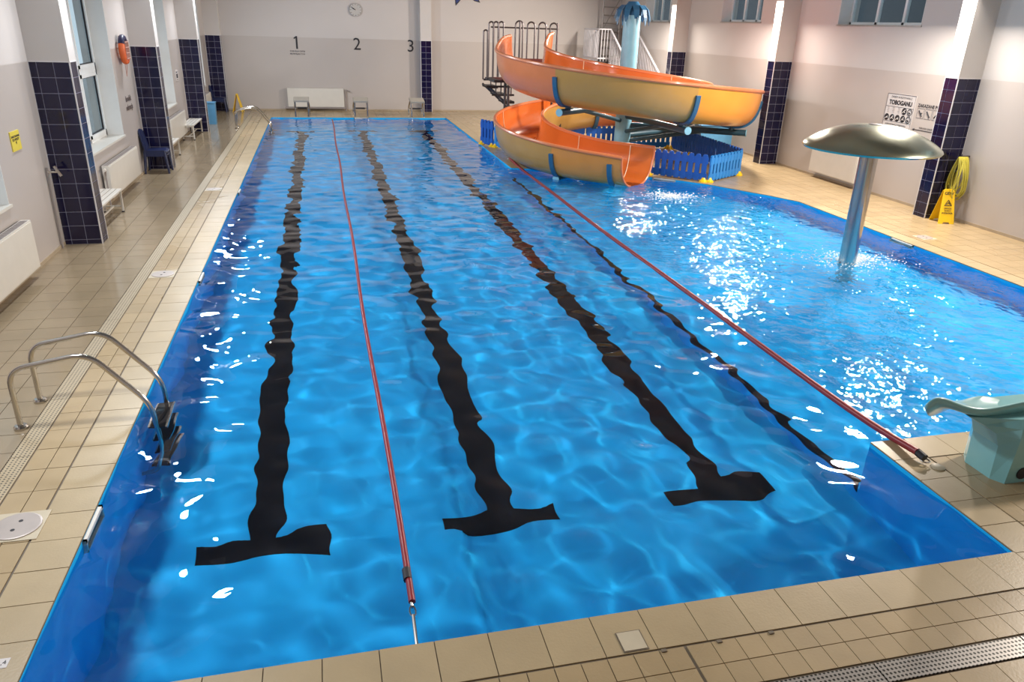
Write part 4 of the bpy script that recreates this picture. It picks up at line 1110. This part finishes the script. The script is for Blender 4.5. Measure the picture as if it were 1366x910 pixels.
# ---- lettering and signs
def wall_letters(name, lines, size, loc, rot, label, lead=1.25, m=None, bold=0.0):
    o = thing(name, label, 'lettering', loc)
    for i, s in enumerate(lines):
        text(s, size, (loc[0], loc[1], loc[2] - i * size * lead), rot, m or M_INK, parent=o, bold=bold)
    return o
for x, d in ((0.96, '1'), (3.14, '2'), (5.12, '3')):
    if d == '1':
        b = MB(); f = [(-0.03, -0.215), (0.03, -0.215), (0.03, 0.215), (-0.02, 0.215), (-0.10, 0.16), (-0.09, 0.115), (-0.03, 0.15)]
        b.extrude([(0.985 + u, YB - 0.002, 2.37 + w_) for u, w_ in f], (0, -0.008, 0)); o = b.build('lane_number', M_INK, None, off=(0.985, YB, 2.37))
    else: o = text(d, 0.60, (x, YB - 0.006, 2.37 if d == '1' else 2.35 if d == '2' else 2.33), ROT_B, M_INK, name='lane_number', depth=0.008)
    tag(o, {'1': 'black lane number above the small two-line lettering', '2': 'black lane number below the round wall clock', '3': 'black lane number beside the navy tiled pilaster'}[d], 'number', 'black lane numbers')
wall_letters('wall_lettering', ['TOR DLA OSÓB', 'PŁYWAJĄCYCH'], 0.075, (0.99, YB - 0.006, 2.07), ROT_B, 'small two-line lettering below the number 1', 1.2)
wall_letters('wall_lettering', ['brodzik', 'rekreacja'], 0.15, (XL + 0.006, 14.2, 1.58), ROT_L, 'two dark words on the left wall below the life buoy', 1.1, mat('brown_letters', (96, 84, 82), 0.6), 0.004)
o = MB().box(XL, XL + 0.012, 7.63, 7.94, 1.53, 1.77).build('wall_sign', M_SIGNY, None, off=(XL, 7.78, 1.65)); tag(o, 'yellow notice on the left wall before the first navy pillar', 'sign')
for s, z in (('ZAKAZ SKAKANIA', 1.705), ('DO WODY', 1.665), ('!!!', 1.625)): text(s, 0.034 if len(s) > 8 else 0.045, (XL + 0.0135, 7.785, z), ROT_L, M_INK, parent=o, depth=0.001, bold=0.001)
o = thing('wall_plate', 'small pictogram plate on the left wall by the third navy pillar', 'sign', (XL, 20.25, 1.63))
MB().box(XL, XL + 0.01, 20.08, 20.42, 1.50, 1.78).build('board', M_SIGNW, o)
MB().box(XL + 0.01, XL + 0.012, 20.14, 20.36, 1.57, 1.68).build('pictogram', M_INK, o)
MB().box(XL + 0.01, XL + 0.012, 20.14, 20.36, 1.71, 1.735).build('pictogram', M_INK, o)
MB().box(XL + 0.01, XL + 0.012, 20.14, 20.36, 1.525, 1.54).build('pictogram', M_INK, o)

# slide rules board
o = thing('slide_rules_board', 'white slide rules board with round black pictograms behind the mushroom fountain', 'sign', (XR, 10.7, 1.85))
x = XR - 0.012
MB().box(x, XR, 10.29, 11.12, 1.30, 2.12).build('board', M_SIGNW, o)
fr = MB()
for (a, b_, c, d) in ((10.29, 11.12, 2.105, 2.12), (10.29, 10.30, 1.30, 2.12), (11.11, 11.12, 1.30, 2.12), (10.30, 11.11, 1.86, 1.87), (10.30, 11.11, 1.565, 1.573), (10.29, 11.12, 1.30, 1.308)): fr.box(x - 0.002, x, a, b_, c, d)
fr.build('frame', mat('sign_line_grey', (104, 102, 106), 0.6), o)
text('ZASADY KORZYSTANIA Z', 0.052, (x - 0.002, 10.70, 2.055), ROT_R, M_INK, parent=o, depth=0.001)
text('TOBOGANU', 0.118, (x - 0.002, 10.70, 1.945), ROT_R, M_INK, parent=o, depth=0.002, bold=0.005)
text('KORZYSTANIE Z TOBOGANU', 0.045, (x - 0.002, 10.72, 1.51), ROT_R, M_INK, parent=o, depth=0.001)
text('NA WŁASNĄ ODPOWIEDZIALNOŚĆ', 0.035, (x - 0.002, 10.72, 1.45), ROT_R, M_INK, parent=o, depth=0.001)
def disc(yc, zc, r, m, dx=0.0, nm='pictogram'):
    b = MB(); b.extrude([(x - 0.002 - dx, yc + r * math.cos(t * math.pi / 10), zc + r * math.sin(t * math.pi / 10)) for t in range(20)], (-0.002, 0, 0)); return b.build(nm, m, o)
for row, zc in ((0, 1.795), (1, 1.645)):
    for k in range(5):
        yc = 11.03 - k * 0.162; dark = (row == 1 and k < 4) or (row == 0 and k == 3); ringed = k == 4
        if dark:
            disc(yc, zc, 0.068, M_INK)
            b = MB(); b.tube([(x - 0.006, yc + 0.035, zc - 0.03), (x - 0.006, yc - 0.03, zc + (0.032 if k % 2 else 0.01))], 0.010, 6); b.tube([(x - 0.006, yc - 0.0, zc), (x - 0.006, yc - 0.035, zc - 0.02)], 0.007, 6); b.build('pictogram_figure', M_SIGNW, o)
        elif ringed:
            b = MB(); b.tube([(x - 0.004, yc + 0.062 * math.cos(t * math.pi / 10), zc + 0.062 * math.sin(t * math.pi / 10)) for t in range(20)], 0.007, 6, closed=True)
            b.tube([(x - 0.004, yc + 0.03, zc - 0.01), (x - 0.004, yc - 0.02, zc - 0.025)], 0.014, 6); b.build('pictogram', M_INK, o)
        else:
            b = MB()
            for q in range(4): b.box(x - 0.003, x, yc - 0.03, yc + 0.03 - 0.012 * (q % 2), zc + 0.045 - q * 0.03, zc + 0.052 - q * 0.03)
            b.build('pictogram', M_GREY, o)
# forbidden positions board
o = thing('wall_notice', 'row of small boxed pictograms on the wall next to the pillar with the hose', 'sign', (XR, 9.75, 1.8))
x = XR - 0.004
text('ZAKAZANE POZYCJE', 0.085, (x, 9.80, 1.955), ROT_R, M_INK, parent=o, depth=0.001, bold=0.002)
for k in range(4):
    yc = 10.10 - k * 0.215; b = MB(); r = 0.095
    for (a, b_, c, d) in ((yc - r, yc + r, 1.90, 1.906), (yc - r, yc + r, 1.715, 1.721), (yc - r, yc - r + 0.006, 1.715, 1.906), (yc + r - 0.006, yc + r, 1.715, 1.906)): b.box(x, XR, a, b_, c, d)
    b.build('box_frame', MATS['sign_line_grey'], o)
    b = MB(); s = 1 if k < 2 else -1
    b.tube([(x, yc + 0.05, 1.81 + 0.05 * s), (x, yc - 0.05, 1.81 - 0.06 * s)], 0.011, 6)
    if k != 1: b.tube([(x, yc + 0.01, 1.80), (x, yc - 0.05, 1.82)], 0.008, 6)
    b.build('pictogram', M_INK, o)
o = thing('wall_notice', 'arrow line with small lettering on the wall below the boxed pictograms', 'sign', (XR, 9.75, 1.5))
MB().box(x, XR, 9.35, 10.17, 1.482, 1.495).build('arrow_shaft', M_INK, o)
b = MB(); b.extrude([(x, 10.17, 1.51), (x, 10.23, 1.488), (x, 10.17, 1.466)], (0.003, 0, 0)); b.build('arrow_head', M_INK, o)
text('KIERUNEK ZJAZDU', 0.045, (x, 9.85, 1.535), ROT_R, M_INK, parent=o, depth=0.001)

# clock
o = thing('wall_clock', 'round grey wall clock above the number 2', 'clock', (3.14, YB, 3.53))
def ringy(r, y_, n_=32): return [(3.14 + r * math.cos(2 * math.pi * t / n_), y_, 3.53 + r * math.sin(2 * math.pi * t / n_)) for t in range(n_)]
b = MB(); b.extrude(ringy(0.228, YB), (0, -0.05, 0)); b.build('case', M_GREY, o)
b = MB(); b.extrude(ringy(0.215, YB - 0.05), (0, -0.004, 0)); b.build('dial', M_CLOCK, o)
for k in range(12):
    a = math.radians(30 * k); b = MB(); b.tube([(3.14 + 0.17 * math.sin(a), YB - 0.056, 3.53 + 0.17 * math.cos(a)), (3.14 + 0.20 * math.sin(a), YB - 0.056, 3.53 + 0.20 * math.cos(a))], 0.007, 5); b.build('hour_mark', M_INK, o)
for a, ln_ in ((-58, 0.17), (-68, 0.12)):
    a = math.radians(a); MB().tube([(3.14, YB - 0.06, 3.53), (3.14 + ln_ * math.sin(a), YB - 0.06, 3.53 + ln_ * math.cos(a))], 0.009, 6).build('hand', M_INK, o)

# star emblem (only its lower points show)
o = thing('star_emblem', 'dark blue starfish emblem on the back wall, lower points showing', 'emblem', (7.2, YB, 4.55))
SB = mat('emblem_blue', (22, 50, 120), 0.5)
for k in range(5):
    a = math.radians(90 + 72 * k + 4); c, s = math.cos(a), math.sin(a); n_ = (-s, c)
    def E(u, v): return (7.2 + c * u + n_[0] * v, YB - 0.004, 4.5 + s * u + n_[1] * v)
    b = MB(); b.extrude([E(0.08, -0.12), E(0.35, -0.15), E(0.62, -0.08), E(0.80, 0.06), E(0.62, 0.10), E(0.35, 0.13), E(0.08, 0.12)], (0, -0.006, 0)); b.build('arm', mat('emblem_edge', (28, 22, 34), 0.5), o)
    b = MB(); b.extrude([(p[0], p[1] - 0.007, p[2]) for p in (E(0.08, -0.09), E(0.35, -0.12), E(0.60, -0.055), E(0.72, 0.04), E(0.60, 0.07), E(0.35, 0.10), E(0.08, 0.09))], (0, -0.003, 0)); b.build('arm_fill', SB, o)

# ================================================================ FAR CORNER: white staircase and scaffold
st = thing('white_staircase', 'white steel staircase with railings climbing to a landing in the far corner', 'staircase', (12.7, 25, 0))
LZ = 2.05; sx0, sx1 = 12.2, 13.2
MB().box(11.75, 13.36, 24.9, 26.6, LZ - 0.1, LZ).build('landing', M_GRATING, st)
for (xx, yy) in ((11.8, 26.5), (11.8, 25.0), (13.3, 26.5)): MB().tube([(xx, yy, 0), (xx, yy, LZ - 0.1)], 0.04, 8).build('leg', M_WRAIL, st)
nst = 11
for k in range(nst):
    z = LZ - (k + 1) * LZ / (nst + 1); yy = 24.9 - (k + 1) * 0.3
    MB().box(sx0, sx1, yy, yy + 0.28, z - 0.035, z).build('tread', mat('stair_tread', (170, 164, 160), 0.5), st)
for xx in (sx0, sx1):
    MB().tube([(xx, 24.95, LZ - 0.06), (xx, 24.9 - (nst + 1) * 0.3, 0.0)], 0.045, 8).build('stringer', M_WRAIL, st)
    MB().tube([(xx, 24.95, LZ + 1.1), (xx, 24.9 - nst * 0.3, 1.1 + LZ / (nst + 1))], 0.035, 8).build('handrail', M_WRAIL, st)
    MB().tube([(xx, 24.9 - nst * 0.3, 1.1 + LZ / (nst + 1)), (xx, 24.9 - nst * 0.3, 0.05)], 0.025, 8).build('newel', M_WRAIL, st)
    for k in range(nst * 2):
        t = (k + 0.5) / (nst * 2); yy = 24.95 - t * nst * 0.3; zz = LZ * (1 - t * nst / (nst + 1))
        MB().tube([(xx, yy, zz + 0.02), (xx, yy, zz + 1.1)], 0.013, 6).build('baluster', M_WRAIL, st)
for (a, b_) in (((11.75, 24.92), (sx0, 24.92)), ((11.75, 24.92), (11.75, 26.6)), ((sx1, 24.92), (13.34, 24.92))):
    a, b_ = np.array(a), np.array(b_); ln_ = np.linalg.norm(b_ - a); n_ = max(1, int(ln_ / 0.11))
    for z in (LZ + 0.1, LZ + 1.1): MB().tube([(*a, z), (*b_, z)], 0.024, 8).build('rail', M_WRAIL, st)
    for k in range(n_ + 1):
        p = a + (b_ - a) * k / n_; MB().tube([(*p, LZ), (*p, LZ + 1.1)], 0.013, 6).build('baluster', M_WRAIL, st)
o = thing('scaffold_frame', 'aluminium scaffold ladder frame on the landing in the far corner', 'scaffold', (12.8, 26.75, LZ))
for xx in (12.5, 13.2): MB().tube([(xx, 26.75, 0), (xx, 26.75, 5.2)], 0.03, 8).build('upright', M_ALU, o)
for k in range(11): MB().tube([(12.5, 26.75, 2.2 + k * 0.29), (13.2, 26.75, 2.2 + k * 0.29)], 0.02, 8).build('rung', M_ALU, o)
MB().tube([(12.5, 26.75, 3.1), (13.2, 26.75, 4.3)], 0.016, 6).build('brace', M_ALU, o)
MB().tube([(13.2, 26.75, 3.1), (13.3, 25.7, 4.6)], 0.016, 6).build('brace', M_ALU, o)
o = MB().box(12.4, 13.36, 26.86, 27.0, 0.0, 3.2).build('partition_panel', M_GREY, None, off=(12.9, 26.9, 0)); tag(o, 'grey partition panel behind the white staircase', 'panel')

q0, q1 = ray_at(936, 170, 'y', 17.0), ray_at(979, 164, 'y', 17.0)
o = thing('storage_chest', 'pale blue storage chest by the wall behind the slide fence', 'chest', ((q0[0] + q1[0]) / 2, 17.2, 0))
MB().box(q0[0], q1[0], 17.0, 17.45, 0, q1[2] - 0.07).build('body', M_BOX, o)
MB().add([(q0[0] - 0.03, 16.97, q1[2] - 0.07), (q1[0] + 0.03, 16.97, q1[2] - 0.07), (q1[0] + 0.03, 17.48, q1[2] - 0.07), (q0[0] - 0.03, 17.48, q1[2] - 0.07), (q0[0] + 0.05, 17.05, q1[2]), (q1[0] - 0.05, 17.05, q1[2]), (q1[0] - 0.05, 17.4, q1[2]), (q0[0] + 0.05, 17.4, q1[2])],
         [(3, 2, 1, 0), (4, 5, 6, 7), (0, 1, 5, 4), (1, 2, 6, 5), (2, 3, 7, 6), (3, 0, 4, 7)]).build('lid', M_BOX, o)
